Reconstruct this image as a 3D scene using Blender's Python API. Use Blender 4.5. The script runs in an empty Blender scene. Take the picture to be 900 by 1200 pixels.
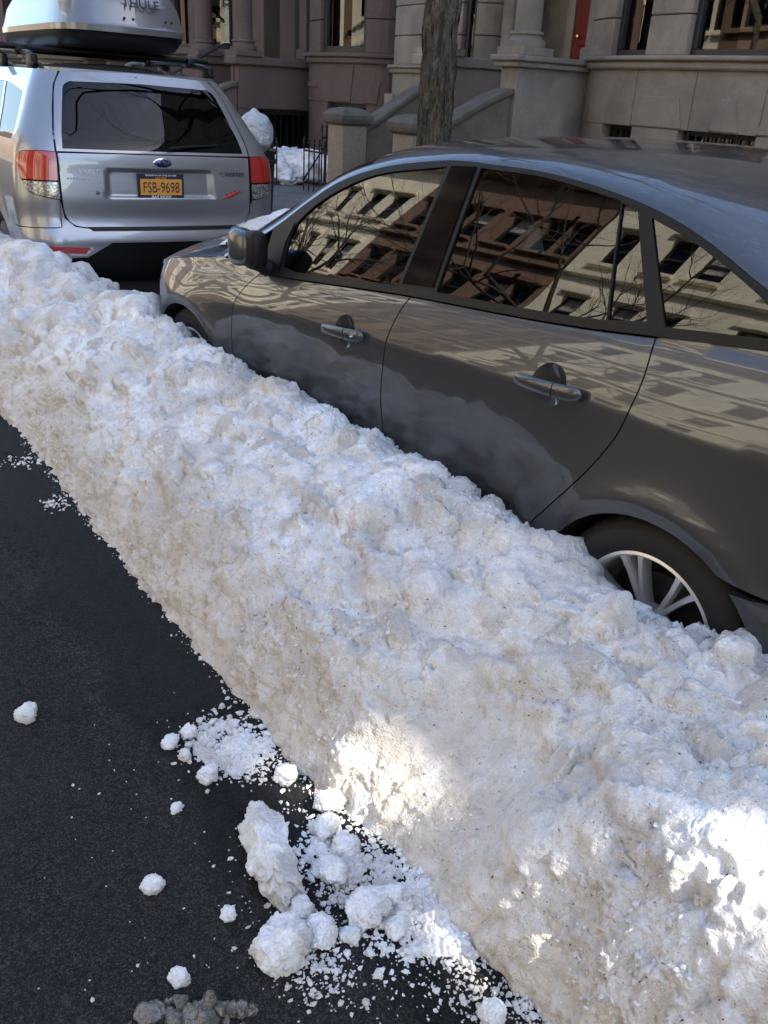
import bpy, bmesh, math, random
import numpy as np
from mathutils import Vector, Matrix
from mathutils.geometry import delaunay_2d_cdt

random.seed(7)
RNG = np.random.default_rng(11)
SC = bpy.context.scene
COL = SC.collection

# ------------------------------------------------------------------ camera
CAM_H, YAW, PITCH, ROLL, FPX = 1.515, 0.633, 0.448, 0.057, 1030.0
fwd = np.array([math.sin(YAW)*math.cos(PITCH), math.cos(YAW)*math.cos(PITCH), -math.sin(PITCH)])
rgt = np.array([math.cos(YAW), -math.sin(YAW), 0.0])
upv = np.cross(rgt, fwd)
rgt, upv = math.cos(ROLL)*rgt+math.sin(ROLL)*upv, -math.sin(ROLL)*rgt+math.cos(ROLL)*upv
cam_d = bpy.data.cameras.new('camera')
cam_d.sensor_fit = 'HORIZONTAL'; cam_d.sensor_width = 36.0
cam_d.lens = FPX/900*36.0
cam_d.clip_start = 0.05; cam_d.clip_end = 500
cam = bpy.data.objects.new('camera', cam_d); COL.objects.link(cam)
M = Matrix.Identity(4)
for i in range(3):
    M[i][0], M[i][1], M[i][2] = rgt[i], upv[i], -fwd[i]
M[2][3] = CAM_H
cam.matrix_world = M
SC.camera = cam

# ------------------------------------------------------------------ world + sun
SUN_EL, SUN_AZ = math.radians(42), math.radians(-48)      # azimuth measured from +X towards +Y
sun_dir = Vector((math.cos(SUN_EL)*math.cos(SUN_AZ), math.cos(SUN_EL)*math.sin(SUN_AZ), math.sin(SUN_EL)))
W = bpy.data.worlds.new('World'); SC.world = W; W.use_nodes = True
nt = W.node_tree; nt.nodes.clear()
sky = nt.nodes.new('ShaderNodeTexSky'); sky.sky_type = 'NISHITA'; sky.sun_disc = False
sky.sun_elevation = SUN_EL; sky.sun_rotation = math.atan2(sun_dir.x, sun_dir.y)
sky.air_density = 1.0; sky.dust_density = 1.2; sky.ozone_density = 1.0
bg = nt.nodes.new('ShaderNodeBackground'); bg.inputs['Strength'].default_value = 0.15
wo = nt.nodes.new('ShaderNodeOutputWorld')
nt.links.new(sky.outputs[0], bg.inputs[0]); nt.links.new(bg.outputs[0], wo.inputs[0])
sun_l = bpy.data.lights.new('sun', 'SUN'); sun_l.energy = 5.0; sun_l.angle = math.radians(0.4)
sun_l.color = (1.0, 0.93, 0.82)
sun = bpy.data.objects.new('sun', sun_l); COL.objects.link(sun)
sun.location = (20, -6, 30)
sun.rotation_euler = sun_dir.to_track_quat('Z', 'Y').to_euler()
SC.view_settings.view_transform = 'Standard'; SC.view_settings.look = 'None'
SC.view_settings.gamma = 1.0; SC.view_settings.use_curve_mapping = False
SC.view_settings.exposure = 1.88
SC.cycles.max_bounces = 8; SC.cycles.diffuse_bounces = 4; SC.cycles.glossy_bounces = 4
SC.cycles.transparent_max_bounces = 8; SC.cycles.sample_clamp_indirect = 6.0
SC.cycles.use_denoising = True

# ------------------------------------------------------------------ helpers
def ray(px, py):
    return fwd+(px-450)/FPX*rgt-(py-600)/FPX*upv
CAMP = np.array([0, 0, CAM_H])
def on_x(px, py, x):
    d = ray(px, py); return CAMP+d*(x/d[0])
def on_y(px, py, y):
    d = ray(px, py); return CAMP+d*(y/d[1])
SLOPE = 0.016
def on_ground(px, py, z=0.0):
    d = ray(px, py); return CAMP+d*((z-CAM_H)/(d[2]+SLOPE*d[0]))
def gz(x): return -SLOPE*x

def tag(o, label=None, cat=None, group=None, kind=None):
    if label: o['label'] = label
    if cat: o['category'] = cat
    if group: o['group'] = group
    if kind: o['kind'] = kind
    return o
def empty(name, loc, label=None, cat=None, group=None, rz=0.0):
    o = bpy.data.objects.new(name, None); COL.objects.link(o)
    o.empty_display_size = 0.1; o.location = loc; o.rotation_euler = (0, 0, rz)
    return tag(o, label, cat, group)
def link(name, me, mat, parent=None, smooth=False):
    o = bpy.data.objects.new(name, me); COL.objects.link(o)
    if mat is not None and len(me.materials) == 0: me.materials.append(mat)
    if parent is not None: o.parent = parent
    if smooth: me.shade_smooth()
    return o
def mesh_np(name, V, F):
    me = bpy.data.meshes.new(name)
    me.from_pydata([tuple(map(float, v)) for v in V], [], [tuple(map(int, f)) for f in F])
    me.update(); return me
def grid_mesh(name, P):
    """P: (n,m,3) array -> quad grid mesh, fast"""
    n, m = P.shape[:2]
    me = bpy.data.meshes.new(name)
    idx = np.arange(n*m).reshape(n, m)
    q = np.stack([idx[:-1, :-1], idx[1:, :-1], idx[1:, 1:], idx[:-1, 1:]], -1).reshape(-1, 4)
    me.vertices.add(n*m); me.vertices.foreach_set('co', P.reshape(-1).astype(np.float32))
    me.loops.add(q.size); me.loops.foreach_set('vertex_index', q.reshape(-1).astype(np.int32))
    me.polygons.add(len(q)); me.polygons.foreach_set('loop_start', np.arange(0, q.size, 4, dtype=np.int32))
    me.update(); me.validate(); me.shade_smooth()
    return me
class MB:
    def __init__(s): s.v = []; s.f = []
    def add(s, V, F):
        b = len(s.v); s.v += [tuple(map(float, v)) for v in V]; s.f += [tuple(b+i for i in f) for f in F]; return s
    def box(s, x0, x1, y0, y1, z0, z1):
        V = [(x, y, z) for x in (x0, x1) for y in (y0, y1) for z in (z0, z1)]
        return s.add(V, [(0, 1, 3, 2), (4, 6, 7, 5), (0, 4, 5, 1), (2, 3, 7, 6), (0, 2, 6, 4), (1, 5, 7, 3)])
    def tube(s, pts, rad, n=8, cap=True):
        pts = [Vector(p) for p in pts]; rad = rad if hasattr(rad, '__len__') else [rad]*len(pts)
        b = len(s.v); prev = None
        for i, p in enumerate(pts):
            t = (pts[min(i+1, len(pts)-1)]-pts[max(i-1, 0)]).normalized()
            if prev is None:
                a = t.orthogonal().normalized()
            else:
                a = (prev-t*prev.dot(t)).normalized()
            prev = a; c = t.cross(a)
            for k in range(n):
                w = 2*math.pi*k/n
                s.v.append(tuple(p+(a*math.cos(w)+c*math.sin(w))*rad[i]))
        for i in range(len(pts)-1):
            for k in range(n):
                s.f.append((b+i*n+k, b+i*n+(k+1) % n, b+(i+1)*n+(k+1) % n, b+(i+1)*n+k))
        if cap:
            s.f.append(tuple(b+k for k in range(n))[::-1]); s.f.append(tuple(b+(len(pts)-1)*n+k for k in range(n)))
        return s
    def lathe(s, prof, c=(0, 0, 0), axis='z', n=32, wob=None):
        b = len(s.v)
        for i, (r, h) in enumerate(prof):
            for k in range(n):
                w = 2*math.pi*k/n
                rr = r*(wob(i, k) if wob else 1)
                p = (rr*math.cos(w), rr*math.sin(w), h)
                if axis == 'x': p = (p[2], p[0], p[1])
                if axis == 'y': p = (p[1], p[2], p[0])
                s.v.append((p[0]+c[0], p[1]+c[1], p[2]+c[2]))
        for i in range(len(prof)-1):
            for k in range(n):
                s.f.append((b+i*n+k, b+i*n+(k+1) % n, b+(i+1)*n+(k+1) % n, b+(i+1)*n+k))
        return s
    def build(s, name, mat, parent=None, smooth=False, bevel=0.0, seg=2):
        me = bpy.data.meshes.new(name); me.from_pydata(s.v, [], s.f)
        bm = bmesh.new(); bm.from_mesh(me)
        bmesh.ops.recalc_face_normals(bm, faces=bm.faces)
        if bevel:
            ed = [e for e in bm.edges if len(e.link_faces) == 2 and e.calc_face_angle(0) > 0.5]
            bmesh.ops.bevel(bm, geom=ed, offset=bevel, segments=seg, affect='EDGES', profile=0.5)
        bm.to_mesh(me); bm.free(); me.update()
        if smooth:
            me.shade_smooth()
            if hasattr(me, 'set_sharp_from_angle'): me.set_sharp_from_angle(angle=math.radians(40))
        return link(name, me, mat, parent)
def copy_tree(o, parent=None):
    c = o.copy(); COL.objects.link(c); c.parent = parent
    for ch in o.children: copy_tree(ch, c)
    return c
def spline(xs, ys):
    """natural cubic spline through (xs increasing, ys)"""
    x = np.array(xs, float); y = np.array(ys, float); n = len(x)
    h = np.diff(x); A = np.eye(n); r = np.zeros(n)
    for i in range(1, n-1):
        A[i, i-1], A[i, i], A[i, i+1] = h[i-1], 2*(h[i-1]+h[i]), h[i]
        r[i] = 6*((y[i+1]-y[i])/h[i]-(y[i]-y[i-1])/h[i-1])
    m = np.linalg.solve(A, r)
    def f(t):
        t = np.asarray(t, float); tc = np.clip(t, x[0], x[-1])
        i = np.clip(np.searchsorted(x, tc)-1, 0, n-2)
        a = (x[i+1]-tc); b = (tc-x[i]); hh = h[i]
        v = (m[i]*a**3+m[i+1]*b**3)/(6*hh)+(y[i]/hh-m[i]*hh/6)*a+(y[i+1]/hh-m[i+1]*hh/6)*b
        s0 = (y[1]-y[0])/h[0]-h[0]*m[1]/6; s1 = (y[-1]-y[-2])/h[-1]+h[-1]*m[-2]/6
        return v+np.where(t < x[0], (t-x[0])*s0, 0)+np.where(t > x[-1], (t-x[-1])*s1, 0)
    return f
def softplus(t, k): return k*np.logaddexp(0, np.asarray(t)/k)
def sstep(a, b, x):
    t = np.clip((np.asarray(x, float)-a)/(b-a), 0, 1); return t*t*(3-2*t)

# vectorised 3-D gradient noise
_perm = RNG.permutation(512).astype(np.int64)
_grad = RNG.normal(size=(512, 3)); _grad /= np.linalg.norm(_grad, axis=1)[:, None]
def noise3(p, seed=0):
    p = np.asarray(p, float)+seed*17.31
    i = np.floor(p).astype(np.int64); f = p-i; u = f*f*f*(f*(f*6-15)+10)
    out = 0
    for dx in (0, 1):
        for dy in (0, 1):
            for dz in (0, 1):
                h = _perm[(_perm[(_perm[(i[..., 0]+dx) & 511]+i[..., 1]+dy) & 511]+i[..., 2]+dz) & 511]
                g = _grad[h]
                w = (u[..., 0] if dx else 1-u[..., 0])*(u[..., 1] if dy else 1-u[..., 1])*(u[..., 2] if dz else 1-u[..., 2])
                out = out+w*(g[..., 0]*(f[..., 0]-dx)+g[..., 1]*(f[..., 1]-dy)+g[..., 2]*(f[..., 2]-dz))
    return out*1.5
def fbm(p, octv=4, seed=0, gain=.5):
    a, s, o = 1.0, 0.0, 0
    for k in range(octv):
        s = s+a*noise3(np.asarray(p)*2**k, seed+k); a *= gain
    return s

# ------------------------------------------------------------------ materials
MATS = {}
def material(name, base, rough=.6, metal=0.0, coat=0.0, var=None, bump=None, spec=None, **kw):
    """var: list of (scale, amount, colour2, detail[, lo, hi]) noise blends; bump: list of (scale, strength, dist)"""
    m = bpy.data.materials.new(name); m.use_nodes = True
    n = m.node_tree.nodes; l = m.node_tree.links; b = n['Principled BSDF']
    b.inputs['Base Color'].default_value = (*base, 1); b.inputs['Roughness'].default_value = rough
    b.inputs['Metallic'].default_value = metal; b.inputs['Coat Weight'].default_value = coat
    if coat: b.inputs['Coat Roughness'].default_value = kw.get('coat_rough', .02); b.inputs['Coat IOR'].default_value = kw.get('coat_ior', 1.6)
    if spec is not None: b.inputs['Specular IOR Level'].default_value = spec
    tc = n.new('ShaderNodeTexCoord'); co = tc.outputs['Object']
    if kw.get('stretch'):
        mp = n.new('ShaderNodeMapping'); mp.inputs['Scale'].default_value = kw['stretch']; l.new(co, mp.inputs[0]); co = mp.outputs[0]
    cur = None
    for v in (var or []):
        sc, am, c2, det = v[:4]; lo, hi = (v[4], v[5]) if len(v) > 4 else (.4, .65)
        t = n.new('ShaderNodeTexNoise'); t.inputs['Scale'].default_value = sc; t.inputs['Detail'].default_value = det; l.new(co, t.inputs['Vector'])
        r = n.new('ShaderNodeMapRange'); r.inputs['From Min'].default_value = lo; r.inputs['From Max'].default_value = hi
        r.inputs['To Max'].default_value = am; l.new(t.outputs['Fac'], r.inputs['Value'])
        x = n.new('ShaderNodeMix'); x.data_type = 'RGBA'; x.inputs['B'].default_value = (*c2, 1)
        l.new(r.outputs[0], x.inputs['Factor'])
        if cur is None: x.inputs['A'].default_value = (*base, 1)
        else: l.new(cur, x.inputs['A'])
        cur = x.outputs['Result']
    if cur is not None: l.new(cur, b.inputs['Base Color'])
    nb = None
    for (sc, st, di) in (bump or []):
        t = n.new('ShaderNodeTexNoise'); t.inputs['Scale'].default_value = sc; t.inputs['Detail'].default_value = 3; l.new(co, t.inputs['Vector'])
        bb = n.new('ShaderNodeBump'); bb.inputs['Strength'].default_value = st; bb.inputs['Distance'].default_value = di
        l.new(t.outputs['Fac'], bb.inputs['Height'])
        if nb is not None: l.new(nb, bb.inputs['Normal'])
        nb = bb.outputs[0]
    if nb is not None: l.new(nb, b.inputs['Normal'])
    MATS[name] = m
    return m
def glass(name, tint, ior=1.75, rough=0.0):
    """thin pane: Fresnel mirror over a tinted see-through"""
    m = bpy.data.materials.new(name); m.use_nodes = True
    n = m.node_tree.nodes; l = m.node_tree.links; n.clear()
    o = n.new('ShaderNodeOutputMaterial'); t = n.new('ShaderNodeBsdfTransparent'); t.inputs[0].default_value = (*tint, 1)
    g = n.new('ShaderNodeBsdfGlossy'); g.inputs['Roughness'].default_value = rough
    f = n.new('ShaderNodeFresnel'); f.inputs[0].default_value = ior
    x = n.new('ShaderNodeMixShader'); l.new(f.outputs[0], x.inputs[0]); l.new(t.outputs[0], x.inputs[1]); l.new(g.outputs[0], x.inputs[2])
    l.new(x.outputs[0], o.inputs[0]); MATS[name] = m
    return m

def asphalt_material():
    m = material('asphalt', (.018, .0175, .017), .95, spec=.08, var=[(170, .85, (.060, .057, .053), 3, .48, .68), (1.6, .5, (.034, .032, .030), 6, .42, .62), (420, .8, (.16, .15, .14), 2, .60, .70), (45, .4, (.008, .008, .008), 4, .5, .65)],
                 bump=[(170, .7, .006), (420, .6, .003)])
    n = m.node_tree.nodes; l = m.node_tree.links; b = n['Principled BSDF']
    tc = n.new('ShaderNodeTexCoord'); sp = n.new('ShaderNodeSeparateXYZ'); l.new(tc.outputs['Object'], sp.inputs[0])
    t = n.new('ShaderNodeTexNoise'); t.inputs['Scale'].default_value = 1.7; t.inputs['Detail'].default_value = 6; l.new(tc.outputs['Object'], t.inputs['Vector'])
    a = n.new('ShaderNodeMath'); a.operation = 'MULTIPLY_ADD'; l.new(t.outputs['Fac'], a.inputs[0]); a.inputs[1].default_value = .9; l.new(sp.outputs['X'], a.inputs[2])
    r = n.new('ShaderNodeMapRange'); r.interpolation_type = 'SMOOTHSTEP'; r.inputs['From Min'].default_value = .98; r.inputs['From Max'].default_value = 1.08; l.new(a.outputs[0], r.inputs['Value'])   # meltwater along the bank
    q = n.new('ShaderNodeMapRange'); q.inputs['To Min'].default_value = .95; q.inputs['To Max'].default_value = .6; l.new(r.outputs[0], q.inputs['Value']); l.new(q.outputs[0], b.inputs['Roughness'])
    x = n.new('ShaderNodeMix'); x.data_type = 'RGBA'; x.blend_type = 'MULTIPLY'; x.inputs['B'].default_value = (.5, .5, .5, 1); l.new(r.outputs[0], x.inputs['Factor'])
    src = b.inputs['Base Color'].links[0].from_socket; l.new(src, x.inputs['A']); l.new(x.outputs['Result'], b.inputs['Base Color'])
    return m
m_asphalt = asphalt_material()
m_walk = material('pavement', (.11, .105, .10), .8, var=[(2, .6, (.06, .058, .055), 5), (60, .4, (.16, .155, .15), 2)], bump=[(80, .2, .004)])
m_kerb = material('kerb_stone', (.28, .27, .26), .8, var=[(6, .6, (.16, .15, .14), 4)], bump=[(60, .3, .004)])
m_paint = material('grey_car_paint', (.066, .066, .069), .36, .6, 1.0, coat_ior=1.52, var=[(3.0, .15, (.10, .095, .09), 6, .45, .8)])
m_roofpaint = material('salt_dusted_paint', (.060, .058, .058), .36, .6, 1.0, coat_ior=1.52, coat_rough=.04,
                       stretch=(3.0, .7, 1), var=[(4.0, .15, (.17, .165, .16), 8, .42, .75), (48, .18, (.28, .28, .28), 8, .55, .75)])
m_black = material('black_trim', (.005, .005, .005), .45, spec=.25)
m_gloss = material('gloss_black', (.003, .003, .0035), .08, spec=.14)
m_rubber = material('tyre_rubber', (.009, .009, .0095), .75, var=[(12, .5, (.020, .019, .018), 5)], bump=[(90, .2, .002)])
m_dark = material('dark_underbody', (.008, .008, .008), .8)
m_inter = material('interior_cloth', (.022, .021, .021), .8)
m_alloy = material('alloy', (.78, .77, .75), .34, .75, .4, var=[(9, .3, (.5, .48, .46), 4)])
m_boxsilver = material('box_silver', (.17, .175, .185), .3, .5, .6)
m_glass = glass('side_glass', (.20, .23, .21), 1.75)
m_glassdark = glass('privacy_glass', (.03, .035, .04), 1.42)
m_silver = material('silver_car_paint', (.28, .285, .30), .32, .6, 1.0, var=[(4, .25, (.27, .265, .26), 5)])
m_red = material('red_lens', (.38, .012, .010), .12, 0, 1.0)
m_clear = material('clear_lens', (.40, .40, .40), .15, .5, 1.0, var=[(90, .9, (.10, .09, .09), 2, .42, .56)])
m_chrome = material('chrome', (.72, .72, .72), .12, 1.0)
# ------------------------------------------------------------------ ground
KERB_X = 3.75
def sheet(name, pts, mat, kind='structure'):
    me = mesh_np(name, pts, [tuple(range(len(pts)))]); return tag(link(name, me, mat), kind=kind)
road = sheet('road', [(-6.2, -60, gz(-6.2)), (KERB_X, -60, gz(KERB_X)), (KERB_X, 140, gz(KERB_X)), (-6.2, 140, gz(-6.2))], m_asphalt)
gnd = sheet('ground', [(-90, -90, -.35), (90, -90, -.35), (90, 170, -.35), (-90, 170, -.35)], m_walk)
def slab(name, x0, x1, y0, y1, z0, z1, mat, kind='structure', bevel=.015):
    return tag(MB().box(x0, x1, y0, y1, z0, z1).build(name, mat, bevel=bevel), kind=kind)
slab('kerb', KERB_X, KERB_X+.16, -60, 140, -.3, .075, m_kerb)
sw = empty('sidewalk', (KERB_X+.16, 0, .07)); tag(sw, kind='structure')
k = 0
flag_me = {}
for iy in range(-4, 24):
    for ix in range(3):
        x0 = .004+ix*1.25
        mb = MB().box(x0, x0+1.238, iy*1.5+.006, iy*1.5+1.494, -.3, random.uniform(-.004, .004))
        mb.build('flagstone', m_walk, sw, bevel=.008, seg=1)
MB().box(0, 8, -60, -6.02, -.3, -.01).build('flagstone', m_walk, sw)
MB().box(0, 8, 36.02, 140, -.3, -.01).build('flagstone', m_walk, sw)
MB().box(3.76, 9, -6, 36, -.3, -.004).build('area_paving', m_walk, sw)
slab('far_kerb', -6.36, -6.2, -60, 140, -.3, .24, m_kerb)
slab('far_sidewalk', -14, -6.37, -60, 140, -.3, .235, m_walk)

# ------------------------------------------------------------------ snow material
def snow_material(name, dirt_amt, ice=False):
    m = bpy.data.materials.new(name); m.use_nodes = True
    n = m.node_tree.nodes; l = m.node_tree.links; b = n['Principled BSDF']
    b.inputs['Roughness'].default_value = .55; b.inputs['Specular IOR Level'].default_value = .35
    tc = n.new('ShaderNodeTexCoord'); co = tc.outputs['Object']
    def nz(sc, det, rough=.5):
        t = n.new('ShaderNodeTexNoise'); t.inputs['Scale'].default_value = sc; t.inputs['Detail'].default_value = det
        t.inputs['Roughness'].default_value = rough; l.new(co, t.inputs['Vector']); return t.outputs['Fac']
    def rng(v, lo, hi, a=0., c=1.):
        r = n.new('ShaderNodeMapRange'); r.interpolation_type = 'SMOOTHSTEP'
        r.inputs['From Min'].default_value = lo; r.inputs['From Max'].default_value = hi
        r.inputs['To Min'].default_value = a; r.inputs['To Max'].default_value = c; l.new(v, r.inputs['Value']); return r.outputs[0]
    def mix(f, a, c):
        x = n.new('ShaderNodeMix'); x.data_type = 'RGBA'; l.new(f, x.inputs['Factor'])
        if isinstance(a, tuple): x.inputs['A'].default_value = (*a, 1)
        else: l.new(a, x.inputs['A'])
        if isinstance(c, tuple): x.inputs['B'].default_value = (*c, 1)
        else: l.new(c, x.inputs['B'])
        return x.outputs['Result']
    def mul(a, c):
        x = n.new('ShaderNodeMath'); x.operation = 'MULTIPLY'; l.new(a, x.inputs[0])
        if isinstance(c, float): x.inputs[1].default_value = c
        else: l.new(c, x.inputs[1])
        return x.outputs[0]
    col = mix(rng(nz(2.6, 6), .36, .62, 0, .9), (.90, .905, .91), (.74, .72, .69))
    col = mix(rng(nz(11, 6, .6), .46, .66, 0, .6), col, (.52, .49, .45))            # old grey melt-hardened patches
    col = mix(rng(nz(120, 3, .6), .47, .64, 0, .20), col, (.46, .45, .43))               # grain of refrozen crystals
    col = mix(rng(nz(34, 5, .65), .50, .66, 0, .30), col, (.50, .48, .45))
    col = mix(rng(nz(4.2, 5), .50, .66, 0, .6), col, (.50, .47, .43))                  # damp, refrozen stretches
    if dirt_amt:
        tn = n.new('ShaderNodeAttribute'); tn.attribute_name = 'tone'
        col = mix(rng(tn.outputs['Fac'], .35, 1., 0, .85), col, (.47, .445, .41))
        rr = rng(tn.outputs['Fac'], .4, 1., .62, .28); l.new(rr, b.inputs['Roughness'])
        at = n.new('ShaderNodeAttribute'); at.attribute_name = 'dirt'
        f = mul(at.outputs['Fac'], rng(nz(5, 6, .6), .25, .62, .35, 1.))
        col = mix(mul(f, dirt_amt), col, (.58, .515, .43))
        f2 = mul(at.outputs['Fac'], rng(nz(38, 4, .65), .5, .72, 0., .6))
        col = mix(f2, col, (.36, .305, .24))
        gr = mul(rng(nz(170, 2), .66, .72, 0., .8), rng(nz(6, 3), .4, .62, .15, 1.))   # grit
        col = mix(gr, col, (.10, .075, .05))
    l.new(col, b.inputs['Base Color'])
    b.inputs['Subsurface Weight'].default_value = .2
    b.inputs['Subsurface Radius'].default_value = (.030, .034, .040); b.inputs['Subsurface Scale'].default_value = .5
    nb = None
    for sc, st, di, det in ((60, .6, .014, 5), (210, 1.0, .006, 4)):
        bb = n.new('ShaderNodeBump'); bb.inputs['Strength'].default_value = st; bb.inputs['Distance'].default_value = di
        l.new(nz(sc, det), bb.inputs['Height'])
        if nb is not None: l.new(nb, bb.inputs['Normal'])
        nb = bb.outputs[0]
    l.new(nb, b.inputs['Normal'])
    MATS[name] = m; return m
m_snow = snow_material('old_street_snow', 1.0)
m_chunk = snow_material('clean_snow', 0.0)
m_ice = material('grey_ice', (.36, .33, .28), .16, var=[(25, .8, (.16, .135, .10), 6), (70, .6, (.62, .60, .56), 3, .5, .65)], bump=[(60, .9, .010)])
m_ice.node_tree.nodes['Principled BSDF'].inputs['Transmission Weight'].default_value = .6

# ------------------------------------------------------------------ the snow bank
S_SIDE, SY0, S_HEAD = 1.671, 3.839, -0.045
def car_side(y): return S_SIDE+S_HEAD*(y-(SY0-1.3))
ys = [-.7]
while ys[-1] < 15:
    d = math.hypot(ys[-1], 1.2)
    ys.append(ys[-1]+max(.0038, .0030*d))
ys = np.array(ys); NS = 320
sv = np.linspace(0, 1, NS)
far = sstep(4.35, 5.0, ys)*(1-sstep(5.75, 6.05, ys))     # between the two cars the bank spreads to the right
past = sstep(5.75, 6.05, ys)
edge = np.interp(ys, [-1, .6, 1.1, 1.35, 3, 4.4, 15], [.90, .905, .90, .852, .855, .87, .86])
edge = edge+.022*noise3(np.stack([ys*3.1, ys*0, ys*0], -1), 3)+.012*noise3(np.stack([ys*11, ys*0, ys*0], -1), 4)+.012*noise3(np.stack([ys*37, ys*0, ys*0], -1), 5)
side = np.where(ys < 4.3, car_side(ys), car_side(4.3))
side = side*(1-past)+1.42*past
right = side+.20+far*.55
# height of the bank where it leans on the car, read along the street
hc = np.interp(ys, [-1, .3, .85, 1.05, 1.3, 1.5, 1.75, 2.4, 3.0, 3.6, 4.2, 5, 5.7, 7, 15], [.44, .42, .395, .375, .345, .38, .415, .435, .435, .455, .47, .40, .44, .50, .45])
cols = []
for j in range(len(ys)):
    e, s, r, h = edge[j], side[j], right[j], hc[j]
    w = s-e; fj = far[j]
    gg = math.exp(-((ys[j]-1.13)/.20)**4); ez = 1-.45*gg
    px = [e-.03, e+.01, e+.07, e+.17, e+.38*w, e+.60*w, s-.14, s-.01, s+.05+fj*.25, s+.12+fj*.42, r]
    pz = [-.05, .015*ez, .115*ez, .215*ez, (.66*h+.03)*(1-.32*gg), (.86*h+.035)*(1-.12*gg), h+.05, h+.005, h*(.80-.1*fj), h*(.4-.05*fj), -.06]
    d = np.concatenate([[0], np.cumsum(np.hypot(np.diff(px), np.diff(pz)))]); t = sv*d[-1]
    cols.append(np.stack([np.interp(t, d, px), np.interp(t, d, pz)], -1))
C = np.array(cols)
ker = np.hanning(19); ker /= ker.sum()
for a in range(2):                                        # soften the profile's corners
    pad = np.pad(C[:, :, a], ((0, 0), (9, 9)), mode='edge')
    C[:, :, a] = sum(ker[q]*pad[:, q:q+NS] for q in range(19))
P = np.zeros((len(ys), NS, 3)); P[:, :, 0] = C[:, :, 0]; P[:, :, 1] = ys[:, None]; P[:, :, 2] = C[:, :, 1]+gz(C[:, :, 0])
tx = np.gradient(C[:, :, 0], axis=1); tz = np.gradient(C[:, :, 1], axis=1); tl = np.hypot(tx, tz)+1e-9
Nn = np.stack([-tz/tl, np.zeros_like(tx), tx/tl], -1)
Q = P.copy()
D = .042*fbm(Q*2.4, 2, 20)+.020*fbm(Q*7, 2, 30)
face = sstep(.0, .16, sv)[None, :]*np.ones((len(ys), 1))  # the ploughed foot is smoother
arc = np.cumsum(np.concatenate([np.zeros((len(ys), 1)), np.hypot(np.diff(C[:, :, 0], axis=1), np.diff(C[:, :, 1], axis=1))], 1), 1)
clod = np.zeros_like(D)
warp1 = .020*noise3(Q*16, 7)+.010*noise3(Q*38, 8)+.005*noise3(Q*90, 9); warp2 = .020*noise3(Q*16, 17)+.010*noise3(Q*38, 18)+.005*noise3(Q*90, 19)
tone = np.zeros_like(D)
NCL = 5000
for k in range(NCL):
    y = -.6+12*RNG.random()**1.5; r = min(.072, .0085*math.exp(abs(RNG.normal())*.95)+.003)
    if y > 4: r *= 1.5
    a = RNG.random()*1.05+.08
    big = RNG.random()
    sq, el = RNG.uniform(.55, 1.15), RNG.uniform(.65, 1.5)
    j0, j1 = np.searchsorted(ys, (y-r*1.6, y+r*1.6))
    if j1-j0 < 2: continue
    sub = arc[j0:j1]; th = RNG.uniform(-.6, .6)
    wk = min(1., r/.035)
    dy = (ys[j0:j1, None]-y)+warp1[j0:j1]*wk; da = sub-a+warp2[j0:j1]*wk
    u = (dy*math.cos(th)+da*math.sin(th))/el; v = (-dy*math.sin(th)+da*math.cos(th))*el
    q = 1-(np.abs(u)**2.4+np.abs(v)**2.4)/r**2.4
    hgt = r*sq*.85*np.clip(q, 0, 1)**(.32 if big < .35 else .6)
    tl1, tl2 = RNG.uniform(-.7, .7, 2); hgt = hgt*np.clip(1+(tl1*u+tl2*v)/r, .15, 1.8)
    hgt = hgt*(.35 if a < .2 else 1.0); tv = RNG.random()**1.5 if r > .014 else 0.0
    win = hgt > clod[j0:j1]+.002; tone[j0:j1] = np.where(win, tv*sstep(0, .35, q), tone[j0:j1]); clod[j0:j1] = np.maximum(clod[j0:j1], hgt)
# a few big blocks seen in the photograph: pixel, guessed height above road, radius
for (px, py, z, r) in ((850, 1000, .30, .16), (60, 355, .47, .17), (890, 1150, .22, .09), (497, 640, .46, .09), (30, 300, .5, .2), (500, 560, .45, .07), (640, 760, .44, .08),
                       (760, 850, .42, .10), (700, 930, .36, .09), (95, 405, .42, .09), (390, 550, .46, .08), (560, 860, .36, .09)):
    p = on_ground(px, py, z); j = int(np.argmin(abs(ys-p[1]))); i = int(np.argmin(abs(C[j, :, 0]-p[0])+abs(C[j, :, 1]-z)))
    j0, j1 = np.searchsorted(ys, (p[1]-r*1.5, p[1]+r*1.5)); a = arc[j, i]
    dy = ys[j0:j1, None]-p[1]+warp1[j0:j1]*1.6; da = arc[j0:j1]-a+warp2[j0:j1]*1.6
    ww = noise3(np.stack([dy*14+0*da, da*14+0*dy, 0*da+0*dy+r*50], -1), 44)*.35
    q = 1-(np.abs(dy)**2.6+np.abs(da*1.15)**2.6)/r**2.6+ww
    clod[j0:j1] = np.maximum(clod[j0:j1], .55*r*np.clip(q, 0, 1)**.45)
endf = (sstep(0, .05, sv)*(1-sstep(.9, 1, sv)))[None, :]
calm = 1-.95*np.exp(-((Q[..., 1]-1.13)/.18)**4)*(1-sstep(.15, .24, Q[..., 2]))
lowf = .30+.70*sstep(.10, .26, Q[..., 2])
clod = clod*calm*lowf; D = D*(.25+.75*calm); tone = tone*calm*lowf
D = D*(.35+.65*face)+clod*(.85+.25*noise3(Q*4, 61))
gran = sstep(-.25, .35, noise3(Q*3.2, 66))
D += (.008*fbm(Q*20, 2, 50)+.006*np.abs(noise3(Q*28, 52)))*(.3+.7*calm)+(.003+.007*gran*(.3+.7*calm))*np.abs(noise3(Q*52, 71))+(.002+.0045*gran)*(.2+.8*calm)*noise3(Q*105, 75)+.0025*gran*(.2+.8*calm)*noise3(Q*190, 77)
P = P+Nn*(D*endf)[..., None]
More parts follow.
